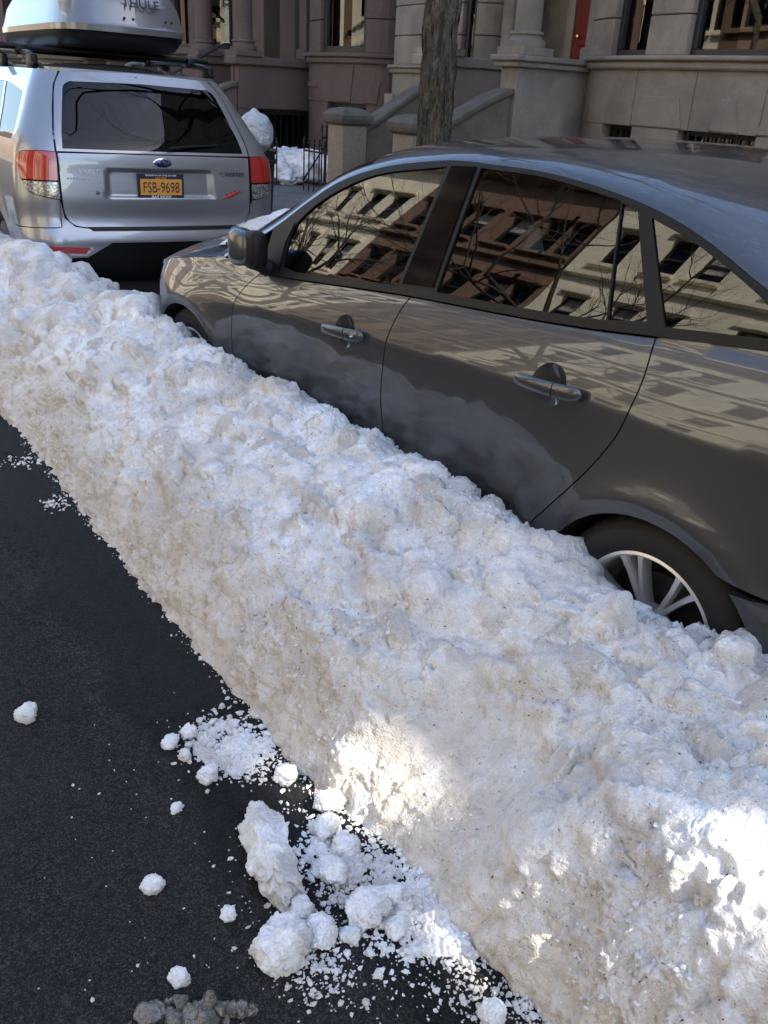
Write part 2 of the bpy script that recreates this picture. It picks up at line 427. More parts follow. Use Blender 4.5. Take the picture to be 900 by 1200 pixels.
P[..., 1] += .012*noise3(Q*18, 81)*endf
P[..., 0] += .010*noise3(Q*22, 83)*endf
# keep the snow outside the sedan's skin above its sill
lim = np.where(ys < 4.25, car_side(ys)+.012, 9.)[:, None]
P[..., 2] = np.where((P[..., 0] > lim+.03) & (ys[:, None] < 4.2), np.minimum(P[..., 2], np.maximum(.10, hc[:, None]-2.2*(P[..., 0]-lim-.03))), P[..., 2])
me = grid_mesh('snow_bank', P)
dirt = np.clip((1-sstep(.10, .34, C[:, :, 1]))*.85+.36*np.clip(fbm(Q*1.7, 4, 90)+.12, 0, 1)*1.6, 0, 1)
tt_ = me.attributes.new('tone', 'FLOAT', 'POINT'); tt_.data.foreach_set('value', tone.reshape(-1).astype(np.float32))
at = me.attributes.new('dirt', 'FLOAT', 'POINT'); at.data.foreach_set('value', dirt.reshape(-1).astype(np.float32))
bank = tag(link('snow_bank', me, m_snow), 'long ploughed bank of dirty lumpy snow lying between the asphalt and the parked cars', 'snow bank')

# ------------------------------------------------------------------ loose snow
def lump(name, size, seed, mat, rough=.25, flat=.0, sub=4, loc=(0, 0, 0), rz=0.0, facet=0.0):
    bm = bmesh.new(); bmesh.ops.create_icosphere(bm, subdivisions=sub, radius=1)
    V = np.array([v.co[:] for v in bm.verts]); n = V.copy()
    if max(size)/min(size) > 2.2 and facet: V = V/(np.sum(np.abs(V)**5, 1)**.2)[:, None]*.92      # slabs start out blocky
    if facet:                                            # cut by random planes -> broken block
        rg = np.random.default_rng(seed)
        for _ in range(14):
            d = rg.normal(size=3); d /= np.linalg.norm(d); c = rg.uniform(.62, .95)
            t = V@d; V = V-np.outer(np.maximum(t-c, 0)*facet, d)
    n = n*np.array(size)/np.prod(size)**(1/3)
    s = 1+rough*fbm(n*1.3+seed*3.7, 3, seed)+.10*fbm(n*5, 2, seed+5)+.03*noise3(n*14, seed+9)+.018*noise3(n*30, seed+11)
    V = V*s[:, None]*np.array(size)
    V[:, 2] = np.maximum(V[:, 2], -size[2]*.55)
    for v, c in zip(bm.verts, V): v.co = c
    me = bpy.data.meshes.new(name); bm.to_mesh(me); bm.free()
    if mat is not m_ice: me.shade_smooth()
    o = link(name, me, mat); o.location = (loc[0], loc[1], loc[2]+size[2]*.53); o.rotation_euler = (0, 0, rz)
    return o
chunks = [  # px, py (foot of the lump), size, turn, label
    (318, 1012, (.058, .132, .050), -.30, 'large elongated slab of snow lying on the asphalt, biggest loose piece'),
    (326, 1118, (.062, .058, .050), .4, 'rounded snow chunk at the near end of the long slab'),
    (372, 1100, (.040, .040, .034), .9, 'snow chunk touching the right of the rounded chunk below the slab'),
    (31, 840, (.032, .034, .024), .3, 'lone snow lump on bare asphalt at the left picture edge'),
    (180, 1040, (.026, .024, .018), .1, 'lone snow lump on bare asphalt left of the long slab'),
    (210, 1148, (.020, .022, .016), .5, 'small lone snow lump on asphalt near the ice cluster'),
    (207, 948, (.019, .015, .010), .5, 'small thin flake of snow on asphalt below the crumb pile'),
    (336, 912, (.036, .028, .022), .2, 'grey snow chunk between the crumb pile and the bank'),
    (385, 944, (.042, .036, .028), .1, 'snow chunk at the bank foot, farthest of a row of three'),
    (379, 974, (.038, .034, .030), .6, 'snow chunk at the bank foot, middle one of a row of three'),
    (405, 996, (.032, .030, .028), 1.2, 'snow chunk at the bank foot, nearest of a row of three'),
    (388, 1026, (.038, .044, .026), 1.0, 'snow chunk just right of the long slab, below the row of three'),
    (430, 1070, (.060, .042, .032), .2, 'wide flat snow chunk lying right of the long slab'),
    (465, 1090, (.030, .026, .022), .8, 'small angular snow chunk beside the wide flat chunk'),
    (352, 1075, (.036, .030, .028), .7, 'half-hidden snow chunk leaning on the right of the slab foot'),
    (245, 912, (.030, .026, .022), .3, 'largest snow lump at the near left of the crumb pile'),
    (200, 872, (.026, .022, .018), .5, 'snow lump at the left end of the crumb pile'),
    (222, 862, (.024, .022, .020), .1, 'snow lump on the far left of the crumb pile'),
    (216, 888, (.017, .019, .017), .1, 'small snow lump on the left side of crumb pile'),
    (410, 1100, (.022, .026, .018), .4, 'small snow chunk on asphalt below the wide flat chunk'),
    (268, 1074, (.018, .018, .014), .4, 'small grey snow chunk on asphalt left of the slab foot'),
    (460, 1055, (.030, .030, .026), .6, 'snow chunk on the crumbs behind the wide flat chunk'),
    (577, 1198, (.030, .030, .028), .2, 'snow lump on asphalt cut by the bottom picture edge'),
]
for i, (px, py, sz, rz, lab) in enumerate(chunks):
    p = on_ground(px, py)
    tag(lump('snow_chunk', sz, 100+i, m_chunk, .22, sub=6 if i < 3 else 5, loc=(p[0], p[1], gz(p[0])), rz=rz, facet=.85 if i else .55), lab, 'snow chunk', 'snow chunks broken off the bank')
p = on_ground(243, 1190); rgi = np.random.default_rng(4); mb_i = MB()
for _ in range(46):                                       # one refrozen cluster of angular crystals
    c = rgi.normal(size=2)*np.array([.045, .020]); r = rgi.uniform(.008, .024)*(1-.2*abs(c[0])/.05)
    d = rgi.normal(size=(16, 3)); d /= np.linalg.norm(d, axis=1)[:, None]; bmx = bmesh.new()
    for q in d*r*rgi.uniform(.6, 1.3, 3): bmx.verts.new(q+np.array([c[0], c[1], r*.5]))
    bmesh.ops.convex_hull(bmx, input=bmx.verts); bmx.verts.ensure_lookup_table(); bmx.verts.index_update()
    mb_i.add([v.co[:] for v in bmx.verts], [[v.index for v in f.verts] for f in bmx.faces]); bmx.free()
ic = mb_i.build('ice_slab', m_ice); ic.location = (p[0], p[1], gz(p[0])); ic.rotation_euler = (0, 0, -.5)
tag(ic, 'murky cluster of broken ice on the asphalt at the bottom picture edge', 'ice')
p = on_ground(176, 1194)
tag(lump('ice_slab', (.028, .03, .016), 302, m_ice, .28, sub=3, loc=(p[0], p[1], gz(p[0])), rz=.3, facet=.9), 'small upright ice shard left of the murky ice cluster', 'ice')

def crumbs(name, spots, seed, label, cat):
    rg = np.random.default_rng(seed); V = []; F = []
    bm = bmesh.new(); bmesh.ops.create_icosphere(bm, subdivisions=1, radius=1)
    bv = np.array([v.co[:] for v in bm.verts]); bf = [[v.index for v in f.verts] for f in bm.faces]; bm.free()
    for (px, py, sx, sy, n, rmin, rmax) in spots:
        for _ in range(n):
            p = on_ground(px+rg.normal()*sx, py+rg.normal()*sy)
            r = rmin*(rmax/rmin)**(rg.random()**2.2)
            q = (bv*(1+.30*rg.normal(size=(len(bv), 1)))*rg.uniform(.55, 1.25, size=3))*r*np.array([1, 1, .7])
            b = len(V); V += list(q+np.array([p[0], p[1], gz(p[0])+r*.5])); F += [[b+i for i in f] for f in bf]
    me = mesh_np(name, V, F)
    return tag(link(name, me, m_chunk), label, cat, kind='stuff')
crumbs('snow_crumbs', [(268, 870, 24, 18, 480, .0025, .012), (290, 895, 24, 12, 200, .002, .009), (490, 1060, 40, 34, 900, .002, .012), (540, 1110, 20, 28, 300, .002, .009),
                       (390, 1000, 40, 60, 420, .0018, .008), (375, 1130, 22, 26, 320, .002, .008), (330, 1060, 45, 60, 130, .0015, .006), (430, 1010, 40, 26, 500, .002, .010),
                       (150, 900, 80, 60, 22, .0015, .005), (24, 540, 10, 6, 50, .003, .009), (70, 590, 10, 5, 60, .003, .009), (150, 1060, 70, 80, 22, .0015, .006), (450, 1160, 70, 25, 120, .0015, .006),
                       (560, 1165, 25, 20, 160, .002, .008), (620, 1185, 20, 15, 160, .002, .008)],
       5, 'fine white snow crumbs scattered over the asphalt at the foot of the bank', 'snow')
# slushy crumb beds under the loose pieces: thin granular sheets that break up towards their rims
def slush(name, px, py, rx, ry, rot, seed, label, thick=.014):
    c = on_ground(px, py); n = 190; u = np.linspace(-1.25, 1.25, n); U, Vv = np.meshgrid(u, u, indexing='ij')
    X = U*rx*math.cos(rot)-Vv*ry*math.sin(rot)+c[0]; Y = U*rx*math.sin(rot)+Vv*ry*math.cos(rot)+c[1]
    q = np.stack([X, Y, 0*X+seed], -1); R = np.hypot(U, Vv)
    h = thick*(1-R**2)*1.1+.014*fbm(q*16, 3, seed)+.011*np.abs(noise3(q*60, seed+4))+.007*noise3(q*130, seed+6)-.007
    h = np.where(R > 1.2, -.03, h)
    Pm = np.stack([X, Y, gz(X)+np.maximum(h, -.02)], -1)
    return tag(link(name, grid_mesh(name, Pm), m_chunk), label, 'slush', kind='stuff')
slush('slush_patch', 272, 876, .095, .16, .5, 3, 'pile of granular slush on the asphalt beside the bank')
slush('slush_patch', 492, 1062, .13, .20, .35, 9, 'spill of granular slush at the near foot of the bank')
slush('slush_patch', 392, 1010, .07, .14, .1, 15, 'slush between the long slab and the bank', .008)
# foot of the bank: crumbs along the ploughed edge
rg = np.random.default_rng(9); V = []; F = []
bm = bmesh.new(); bmesh.ops.create_icosphere(bm, subdivisions=1, radius=1)
bv = np.array([v.co[:] for v in bm.verts]); bf = [[v.index for v in f.verts] for f in bm.faces]; bm.free()
for _ in range(750):
    y = .2+6*rg.random()**1.4; x = np.interp(y, ys, edge)-abs(rg.normal())*.016+.008
    r = .0014*(6)**(rg.random()**2)
    q = bv*(1+.28*rg.normal(size=(len(bv), 1)))*r; b = len(V)
    V += list(q+np.array([x, y, gz(x)+r*.4])); F += [[b+i for i in f] for f in bf]
me = mesh_np('edge_crumbs', V, F)
tag(link('edge_crumbs', me, m_chunk), 'thin fringe of snow grains along the foot of the bank', 'snow', kind='stuff')
# loose grains lying on the bank itself
rg = np.random.default_rng(19); V = []; F = []
for _ in range(7000):
    j = int(np.searchsorted(ys, .1+5.5*rg.random()**1.5)); i = int(rg.uniform(.05, .80)*P.shape[1])
    if gran[j, i] < rg.random()*.9: continue
    r = .0016*(4.5)**(rg.random()**1.7)
    q = bv*(1+.28*rg.normal(size=(len(bv), 1)))*r; b = len(V)
    V += list(q+P[j, i]+np.array([0, 0, r*.25])); F += [[b+k for k in f] for f in bf]
me = mesh_np('surface_grains', V, F)
tag(link('surface_grains', me, m_chunk), 'coarse icy grains loose on top of the snow bank', 'snow', kind='stuff')
# dead leaf bits and grit lying on the bank
m_leaf = material('leaf_bits', (.09, .045, .02), .8, var=[(50, .9, (.02, .014, .01), 1, .45, .55)])
V = []; F = []; rg = np.random.default_rng(14)
Pf = P.reshape(-1, 3); n_rows, n_cols = P.shape[:2]
for _ in range(520):
    j = int(np.searchsorted(ys, .2+3.6*rg.random()**1.3)); i = int(rg.uniform(.12, .74)*n_cols)
    p = P[j, i]; a = P[min(j+2, n_rows-1), i]-p; c = P[j, min(i+2, n_cols-1)]-p
    nn = np.cross(c, a); nn = nn/(np.linalg.norm(nn)+1e-9); nn = nn if nn[2] > 0 else -nn
    t = a/np.linalg.norm(a); s2 = np.cross(nn, t); w = rg.uniform(0, 6.3); t, s2 = t*math.cos(w)+s2*math.sin(w), -t*math.sin(w)+s2*math.cos(w)
    L = rg.uniform(.0015, .0055); Wd = rg.uniform(.0008, .002); b = len(V); p = p+nn*.002
    V += [p-t*L, p+s2*Wd+nn*.001, p+t*L, p-s2*Wd, p+nn*.0022]
    F += [(b, b+1, b+4), (b+1, b+2, b+4), (b+2, b+3, b+4), (b+3, b, b+4)]
tag(link('leaf_litter', mesh_np('leaf_litter', V, F), m_leaf), 'tiny brown leaf bits and grit sprinkled over the snow bank', 'litter', kind='stuff')
# ------------------------------------------------------------------ panel builder: a 2-D outline lifted on to a curved skin
def resample(poly, res, closed=True):
    out = []; n = len(poly)
    for i in range(n if closed else n-1):
        a = np.array(poly[i], float); b = np.array(poly[(i+1) % n], float); k = max(1, int(math.ceil(np.linalg.norm(b-a)/res)))
        for q in range(k): out.append(a+(b-a)*q/k)
    if not closed: out.append(np.array(poly[-1], float))
    return np.array(out)
def inside(poly, pts):
    x, y = pts[:, 0], pts[:, 1]; r = np.zeros(len(pts), bool); n = len(poly); j = n-1
    for i in range(n):
        xi, yi = poly[i]; xj, yj = poly[j]
        c = ((yi > y) != (yj > y)) & (x < (xj-xi)*(y-yi)/((yj-yi) if abs(yj-yi) > 1e-12 else 1e-12)+xi)
        r ^= c; j = i
    return r
def area(poly):
    p = np.array(poly); q = np.roll(p, -1, 0); return .5*np.sum(p[:, 0]*q[:, 1]-q[:, 0]*p[:, 1])
def inset(poly, d):
    p = np.array(poly, float)
    if area(p) < 0: p = p[::-1]
    a = p-np.roll(p, 1, 0); b = np.roll(p, -1, 0)-p
    a /= np.linalg.norm(a, axis=1)[:, None]+1e-12; b /= np.linalg.norm(b, axis=1)[:, None]+1e-12
    na = np.stack([-a[:, 1], a[:, 0]], 1); nb = np.stack([-b[:, 1], b[:, 0]], 1); m = na+nb; m /= np.linalg.norm(m, axis=1)[:, None]+1e-12
    c = np.clip((m*na).sum(1), .4, 1)
    return p+m*(d/c)[:, None]
def curve_pts(pts, n=24):
    """smooth open curve through points (centripetal-ish Catmull-Rom)"""
    p = np.array(pts, float); p = np.vstack([2*p[0]-p[1], p, 2*p[-1]-p[-2]]); out = []
    k = max(2, n//(len(pts)-1))
    for i in range(1, len(p)-2):
        for q in range(k):
            t = q/k; a, b, c, d = p[i-1], p[i], p[i+1], p[i+2]
            out.append(.5*((2*b)+(-a+c)*t+(2*a-5*b+4*c-d)*t*t+(-a+3*b-3*c+d)*t**3))
    out.append(p[-2]); return [tuple(o) for o in out]
def panel(name, poly, lift, mat, parent, res=.03, gap=0.0, holes=(), flange=.02, off=0.0, outward=None):
    """poly in (u,v); lift(u,v)->(n,3). Analytic normals, edges folded inwards by `flange`."""
    poly = inset(poly, gap) if gap else np.array(poly, float)
    if area(poly) < 0: poly = poly[::-1]
    B = resample(poly, res); loops = [B]; holes = [np.array(h, float) for h in holes]
    for h in holes: loops.append(resample(h if area(h) < 0 else h[::-1], res))
    pts = []; edges = []
    for L in loops:
        b = len(pts); pts += [tuple(p) for p in L]; edges += [(b+i, b+(i+1) % len(L)) for i in range(len(L))]
    nb = len(pts); mn, mx = B.min(0), B.max(0)
    gx, gy = np.meshgrid(np.arange(mn[0]+res*.5, mx[0], res), np.arange(mn[1]+res*.5, mx[1], res))
    g = np.stack([gx.ravel(), gy.ravel()], 1); ok = inside(poly, g)
    for h in holes: ok &= ~inside(h, g)
    g = g[ok]; Bp = np.array(pts)
    if len(g):
        d = np.min(np.hypot(g[:, None, 0]-Bp[None, :, 0], g[:, None, 1]-Bp[None, :, 1]), 1) if len(g)*len(Bp) < 4e6 else np.full(len(g), 9)
        g = g[d > res*.45]; pts += [tuple(p) for p in g]
    vv, _, ff, ov, _, _ = delaunay_2d_cdt([Vector(p) for p in pts], edges, [], 0, 1e-7)
    uv = np.array([v[:] for v in vv]); F = np.array([list(f) for f in ff])
    cen = uv[F].mean(1); keep = inside(poly, cen)
    for h in holes: keep &= ~inside(h, cen)
    F = F[keep]
    idx = {}
    for i, o in enumerate(ov):
        for q in o: idx[q] = i
    e = 1e-4
    P0 = lift(uv[:, 0], uv[:, 1])
    du = lift(uv[:, 0]+e, uv[:, 1])-lift(uv[:, 0]-e, uv[:, 1]); dv = lift(uv[:, 0], uv[:, 1]+e)-lift(uv[:, 0], uv[:, 1]-e)
    N = np.cross(du, dv); N /= np.linalg.norm(N, axis=1)[:, None]+1e-12
    if outward is not None:
        s = np.sign(N@np.array(outward)); s[s == 0] = 1
        if np.median(s) < 0: N = -N
    P0 = P0+N*off
    V = list(P0); faces = []
    for f in F:
        a, b, c = P0[f[0]], P0[f[1]], P0[f[2]]
        faces.append(tuple(f) if np.dot(np.cross(b-a, c-a), N[f[0]]) > 0 else tuple(f[::-1]))
    NN = list(N)
    if flange:
        b0 = 0
        for L in loops:
            ids = [idx[b0+i] for i in range(len(L))]; b0 += len(L); base = len(V); m = len(ids)
            for i in ids: V.append(P0[i]); NN.append(np.zeros(3))
            for i in ids: V.append(P0[i]-N[i]*flange); NN.append(np.zeros(3))
            for i in range(m):
                j = (i+1) % m; faces.append((base+i, base+m+i, base+m+j, base+j))
    me = mesh_np(name, V, faces); me.shade_smooth()
    me.normals_split_custom_set_from_vertices([tuple(n) for n in NN])
    return link(name, me, mat, parent)

# ------------------------------------------------------------------ grey sedan
c_, s_ = math.cos(S_HEAD), math.sin(S_HEAD)
sx_, sy_ = S_SIDE+c_*.91, SY0-1.3-s_*.91
sedan = empty('sedan', (sx_, sy_, gz(sx_)-.015), 'dark grey four-door sedan parked behind the snow bank, driver mirror folded', 'car')
sedan.rotation_euler = (0, SLOPE, -S_HEAD)
belt = spline([-1.05, -.5, -.09, .18, .34, .65, 1.19, 1.64, 1.93, 2.3, 3.5], [1.12, 1.10, 1.066, 1.034, 1.014, .984, .942, .895, .866, .83, .75])
crease = spline([-1.05, -.3, .3, .81, 1.19, 1.54, 1.88, 2.22, 2.7, 3.5], [.89, .872, .848, .815, .79, .766, .738, .700, .672, .65])
taper_f = spline([2.5, 2.8, 2.95, 3.1, 3.2, 3.3, 3.4, 3.47, 3.53], [0, .003, .018, .075, .145, .245, .40, .56, .86])
taper_r = spline([-1.06, -1.0, -.9, -.75, -.55, -.3], [.80, .42, .20, .075, .012, 0])
WZ = .283
def side_x(y, z):
    y = np.asarray(y, float); z = np.asarray(z, float); zc = crease(y); zb = belt(y)
    x = .004+.055*np.clip((.60-z)/.38, 0, 1.3)**2+.02*np.clip((zc-z)/.3, 0, 1)
    x = x+.27*softplus(z-zc, .012)+.95*np.clip(z-zc, 0, np.maximum(zb-zc, .02))**2+.12*softplus(z-zb, .01)+.07*np.maximum(z-zb, 0)**2
    x = x+np.where(y > 2.5, np.maximum(taper_f(y), 0), 0)+np.where(y < -.3, np.maximum(taper_r(y), 0), 0)
    for wy in (0.015, 2.66):
        r = np.hypot((y-wy)/1.06, z-WZ); x = x-.010*np.exp(-((r-.355)/.045)**2)*(z < .9)
        x = x-(.032 if wy < 1 else .022)*np.exp(-(np.maximum(r-.34, 0)/.17)**2)*sstep(.10, .34, r)
    return x
def Lside(sgn):
    def f(u, v):
        x = side_x(u, v)
        return np.stack([sgn*(x-.91), u-1.348, v], -1)
    return f
rail_pts = [(2.42, .86), (2.25, .945), (2.071, 1.043), (1.915, 1.147), (1.744, 1.243), (1.511, 1.314), (1.249, 1.356), (1.11, 1.366), (.792, 1.368), (.581, 1.353), (.392, 1.328), (.197, 1.282), (-.012, 1.203), (-.2, 1.135)]
rail = curve_pts(rail_pts, 80)
def arch(wy, ry, rz, z0, a0, a1, n=26, zc=.265):
    return [(wy+ry*math.cos(a), zc+rz*math.sin(a)) for a in np.linspace(a0, a1, n)]
def disc(cy, cz, ry, rz, n=28): return [(cy+ry*math.cos(a), cz+rz*math.sin(a)) for a in np.linspace(0, 2*math.pi, n, endpoint=False)]
fcut = curve_pts([(2.19, .22), (2.225, .40), (2.234, .54), (2.219, .693), (2.165, .783), (2.085, .853)], 25)
bcut = curve_pts([(1.18, .22), (1.183, .466), (1.189, .613), (1.170, .772), (1.150, .89), (1.128, .948)], 25)
rcut = curve_pts([(.52, .22), (.46, .36), (.419, .442), (.377, .495), (.275, .629), (.204, .742), (.168, .83), (.158, .93), (.180, 1.034)], 40)
def belt_line(y0, y1, d=0.0): return [(y, float(belt(y))+d) for y in np.linspace(y0, y1, 14)]
cupF, cupR = (1.408, .774, .062, .057), (.440, .848, .064, .058)
fg = curve_pts([(1.935, .905), (1.955, .99), (1.93, 1.075), (1.787, 1.184), (1.545, 1.283), (1.190, 1.343)], 40)
glassF = fg+[(1.207, .972)]+[(y, float(belt(y))+.026) for y in np.linspace(1.21, 1.93, 9)][:-1]
rg_top = curve_pts([(1.032, 1.353), (.739, 1.352), (.452, 1.325)], 20)
glassR = rg_top+[(.343, 1.040)]+[(y, float(belt(y))+.026) for y in np.linspace(.36, 1.015, 9)]
paneR = [(.445, 1.319), (.388, 1.309), (.222, 1.062), (.337, 1.042)]
qg = curve_pts([(.337, 1.297), (.18, 1.256), (-.027, 1.177), (-.108, 1.128)], 24)
glassQ = qg+[(-.095, 1.092)]+[(y, float(belt(y))+.024) for y in np.linspace(-.08, .166, 6)]
frame_out = [p for p in rail if -.13 < p[0] < 2.10]+[(-.15, 1.105)]+belt_line(-.13, 2.085)
for sgn, L in ((1, Lside(1)), (-1, Lside(-1))):
    ow = (-sgn, 0, .2); left = sgn == 1
    fd = fcut+belt_line(2.08, 1.13)+bcut[::-1]
    rd = bcut+belt_line(1.125, .185)+rcut[::-1]
    fdo = panel('front_door', fd, L, m_paint, sedan, .03, .0028, holes=[disc(*cupF)], outward=ow, flange=.03)
    rdo = panel('rear_door', rd, L, m_paint, sedan, .03, .0028, holes=[disc(*cupR)], outward=ow, flange=.03)
    fa = arch(2.66, .352, .345, .265, -.12, math.pi+.12)
    fen = fcut+[(2.15, .868), (2.42, .862)]+curve_pts([(2.5, .85), (2.8, .80), (3.0, .76)], 12)+[(3.16, .69), (3.12, .60), (3.06, .50)]+[p for p in fa]
    panel('fender', fen, L, m_paint, sedan, .03, .0022, outward=ow)
    fb = [(3.055, .22), (3.05, .40), (3.065, .50), (3.125, .60), (3.17, .69)]+[(3.30, .665), (3.42, .62), (3.52, .55), (3.525, .40), (3.51, .22)]
    panel('front_bumper', fb, L, m_paint, sedan, .02, .002, outward=ow)
    hl = curve_pts([(2.93, .772), (3.1, .735), (3.3, .69), (3.45, .645)], 14)+[(3.45, .63), (3.30, .67), (3.16, .70)]
    panel('headlight', hl, L, m_clear, sedan, .02, .001, outward=ow, off=.004)
    ra = arch(.015, .352, .342, .265, -.05, math.pi+.05)
    qp = rcut+[(.15, 1.045), (-.10, 1.080), (-.165, 1.102)]+[(-.165, 1.148), (-.3, 1.10), (-.6, 1.085), (-.95, 1.05), (-1.0, .98), (-1.03, .8), (-1.03, .545), (-.33, .545)]
    ra_q = [p for p in ra if p[1] > .545 or p[0] > 0]
    qp = qp+[p for p in ra_q[::-1]]
    panel('quarter_panel', qp, L, m_paint, sedan, .03, .0018, outward=ow)
    rb = [(-.325, .541), (-1.03, .541), (-1.05, .4), (-1.0, .22), (-.34, .22)]+[p for p in ra if p[0] < 0 and p[1] < .541][::-1]
    panel('rear_bumper', rb, L, m_paint, sedan, .03, .0018, outward=ow)
    panel('window_frame', frame_out, L, m_black, sedan, .03, .001, holes=[glassF, glassR, paneR, glassQ], outward=ow, flange=.012, off=.003)
    panel('window_glass', glassF, L, m_glass, sedan, .03, -.004, outward=ow, flange=0, off=-.004)
    panel('window_glass', glassR, L, m_glass, sedan, .03, -.004, outward=ow, flange=0, off=-.004)
    panel('window_glass', paneR, L, m_glass, sedan, .03, -.004, outward=ow, flange=0, off=-.004)
    panel('window_glass', glassQ, L, m_glass, sedan, .03, -.004, outward=ow, flange=0, off=-.004)
    # chrome-less belt strip and B pillar gloss cover
    bs = belt_line(2.08, -.12, .001)+belt_line(-.12, 2.08, .024)
    panel('belt_moulding', bs, L, m_black, sedan, .03, 0, outward=ow, flange=.008, off=.009)
    panel('pillar_cover', [(1.172, 1.350), (1.048, 1.357), (1.030, .99), (1.19, .972)], L, m_gloss, sedan, .03, .004, outward=ow, flange=.006, off=.007)
    # inner door faces so that nothing shows through
    panel('inner_panel', [(2.3, .25), (2.3, .85), (1.6, .88), (.3, .99), (-.2, 1.05), (-.9, 1.05), (-.9, .62), (-.4, .60), (.0, .66), (.4, .55), (.5, .25)], lambda u, v, L=L, sgn=sgn: L(u, v)+np.array([sgn*.05, 0, 0]), m_dark, sedan, .06, 0, outward=ow, flange=0)
    # handles
    for (cy, cz, ry, rz), d, tilt in ((cupF, fdo, .085), (cupR, rdo, .058)):
        n1, n2 = 7, 28; V = []; F = []
        for i in range(n1+1):
            rr = 1-i/n1*.98; dep = .030*math.sin((i/n1)*math.pi/2)
            for k in range(n2):
                a = 2*math.pi*k/n2; y, z = cy+ry*rr*math.cos(a), cz+rz*rr*math.sin(a)
                p = L(np.array([y]), np.array([z]))[0]; V.append((p[0]+sgn*dep, p[1], p[2]))
        for i in range(n1):
            for k in range(n2): F.append((i*n2+k, i*n2+(k+1) % n2, (i+1)*n2+(k+1) % n2, (i+1)*n2+k))
        bm_me = mesh_np('handle_cup', V, F); bm_me.shade_smooth(); link('handle_cup', bm_me, m_paint, d)
        # pull bar in two pieces: grip and end cap
        for nm, ta, tb in (('handle', 0.0, .655), ('handle_cap', .668, 1.0)):
            V = []; F = []; nn = 20; mm = 16
            for i in range(nn):
                t = ta+(tb-ta)*i/(nn-1); yy = cy+.115-.250*t; zz = cz+.001-tilt*.12+tilt*.25*t
                p = L(np.array([yy]), np.array([zz]))[0]
                bow_ = .024*math.sin(math.pi*min(.98, max(.02, t)))**.35+.010
                e = (max(0, 1-abs(2*t-1)**9))**.5*.97+.03; hz = (.0180+.004*t)*e; hx = .0125*e
                for k in range(mm):
                    a = 2*math.pi*k/mm
                    V.append((p[0]-sgn*(bow_+hx*math.copysign(abs(math.cos(a))**.7, math.cos(a))), p[1], p[2]+hz*math.copysign(abs(math.sin(a))**.7, math.sin(a))))
            for i in range(nn-1):
                for k in range(mm): F.append((i*mm+k, i*mm+(k+1) % mm, (i+1)*mm+(k+1) % mm, (i+1)*mm+k))
            F += [tuple(range(mm)), tuple(range((nn-1)*mm, nn*mm))]
            MB().add(V, F).build(nm, m_paint, d, True)
        if left and d is fdo:
            ky = cy-.095; p = L(np.array([ky]), np.array([cz+.006]))[0]
            MB().lathe([(.0, -.052), (.0085, -.052), (.0085, -.03)], (p[0], p[1], p[2]), 'x', 16).build('lock_cylinder', m_chrome, d, True)

# roof, windscreen, rear window: loft from the side rails across the middle
rl = np.array([p for p in rail if p[0] > -.201])
tt = np.concatenate([[0], np.cumsum(np.hypot(*np.diff(rl, axis=0).T))]); tt /= tt[-1]
r_y = lambda t: np.interp(t, tt, rl[:, 0]); r_z = lambda t: np.interp(t, tt, rl[:, 1])
ky = np.array([2.42, 2.071, 1.744, 1.511, 1.249, .792, .392, .197, -.012, -.2]); kt = np.array([float(np.interp(-y, -rl[:, 0], tt)) for y in ky])
c_y = spline(kt, [2.80, 2.38, 1.96, 1.66, 1.33, .80, .34, .10, -.22, -.70]); c_z = spline(kt, [.945, 1.145, 1.335, 1.408, 1.445, 1.468, 1.458, 1.432, 1.345, 1.10])
ry_s = spline(tt[::4], rl[::4, 0]); rz_s = spline(tt[::4], rl[::4, 1])
def Ltop(t, v):
    """v from -1 (left rail) to 1 (right rail)"""
    t = np.asarray(t, float); v = np.asarray(v, float); sg = np.where(v < 0, -1., 1.); w = 1-np.abs(v)      # w: 0 rail .. 1 centre
    y0, z0 = ry_s(t), rz_s(t); x0 = side_x(y0, z0); yc, zc = c_y(t), c_z(t)
    x1 = x0+.035; z1 = z0+.050*np.clip((zc-z0)/.09, .4, 1.1); y1 = y0+(yc-y0)*.22
    x2 = x0+(.91-x0)*.45; z2 = zc-.002; y2 = yc
    b0, b1, b2, b3 = (1-w)**3, 3*w*(1-w)**2, 3*w*w*(1-w), w**3
    X = b0*x0+b1*x1+b2*x2+b3*.91; Y = b0*y0+b1*y1+b2*y2+b3*yc; Z = b0*z0+b1*z1+b2*z2+b3*zc
    return np.stack([sg*(.91-X), Y-1.348, Z], -1)
def tk(y): return float(np.interp(-y, -rl[:, 0], tt))
t_ws, t_rw = tk(1.60), tk(.07)
def sm_box(t0, t1, v0, v1): return [(t, v0) for t in np.linspace(t0, t1, 20)]+[(t1, v) for v in np.linspace(v0, v1, 20)[1:]]+[(t, v1) for t in np.linspace(t1, t0, 20)[1:]]+[(t0, v) for v in np.linspace(v1, v0, 20)[1:-1]]
top_out = sm_box(0.0, 1.0, -.9995, .9995)
ws = sm_box(.02, t_ws, -.86, .86); rw = sm_box(t_rw, .985, -.74, .74)
panel('roof', top_out, Ltop, m_roofpaint, sedan, .028, 0, holes=[ws, rw], outward=(0, 0, 1), flange=.006)
panel('windscreen', ws, Ltop, m_glass, sedan, .035, .001, outward=(0, 0, 1), flange=0, off=-.003)
panel('rear_window', rw, Ltop, m_glassdark, sedan, .035, .001, outward=(0, 0, 1), flange=0, off=-.003)
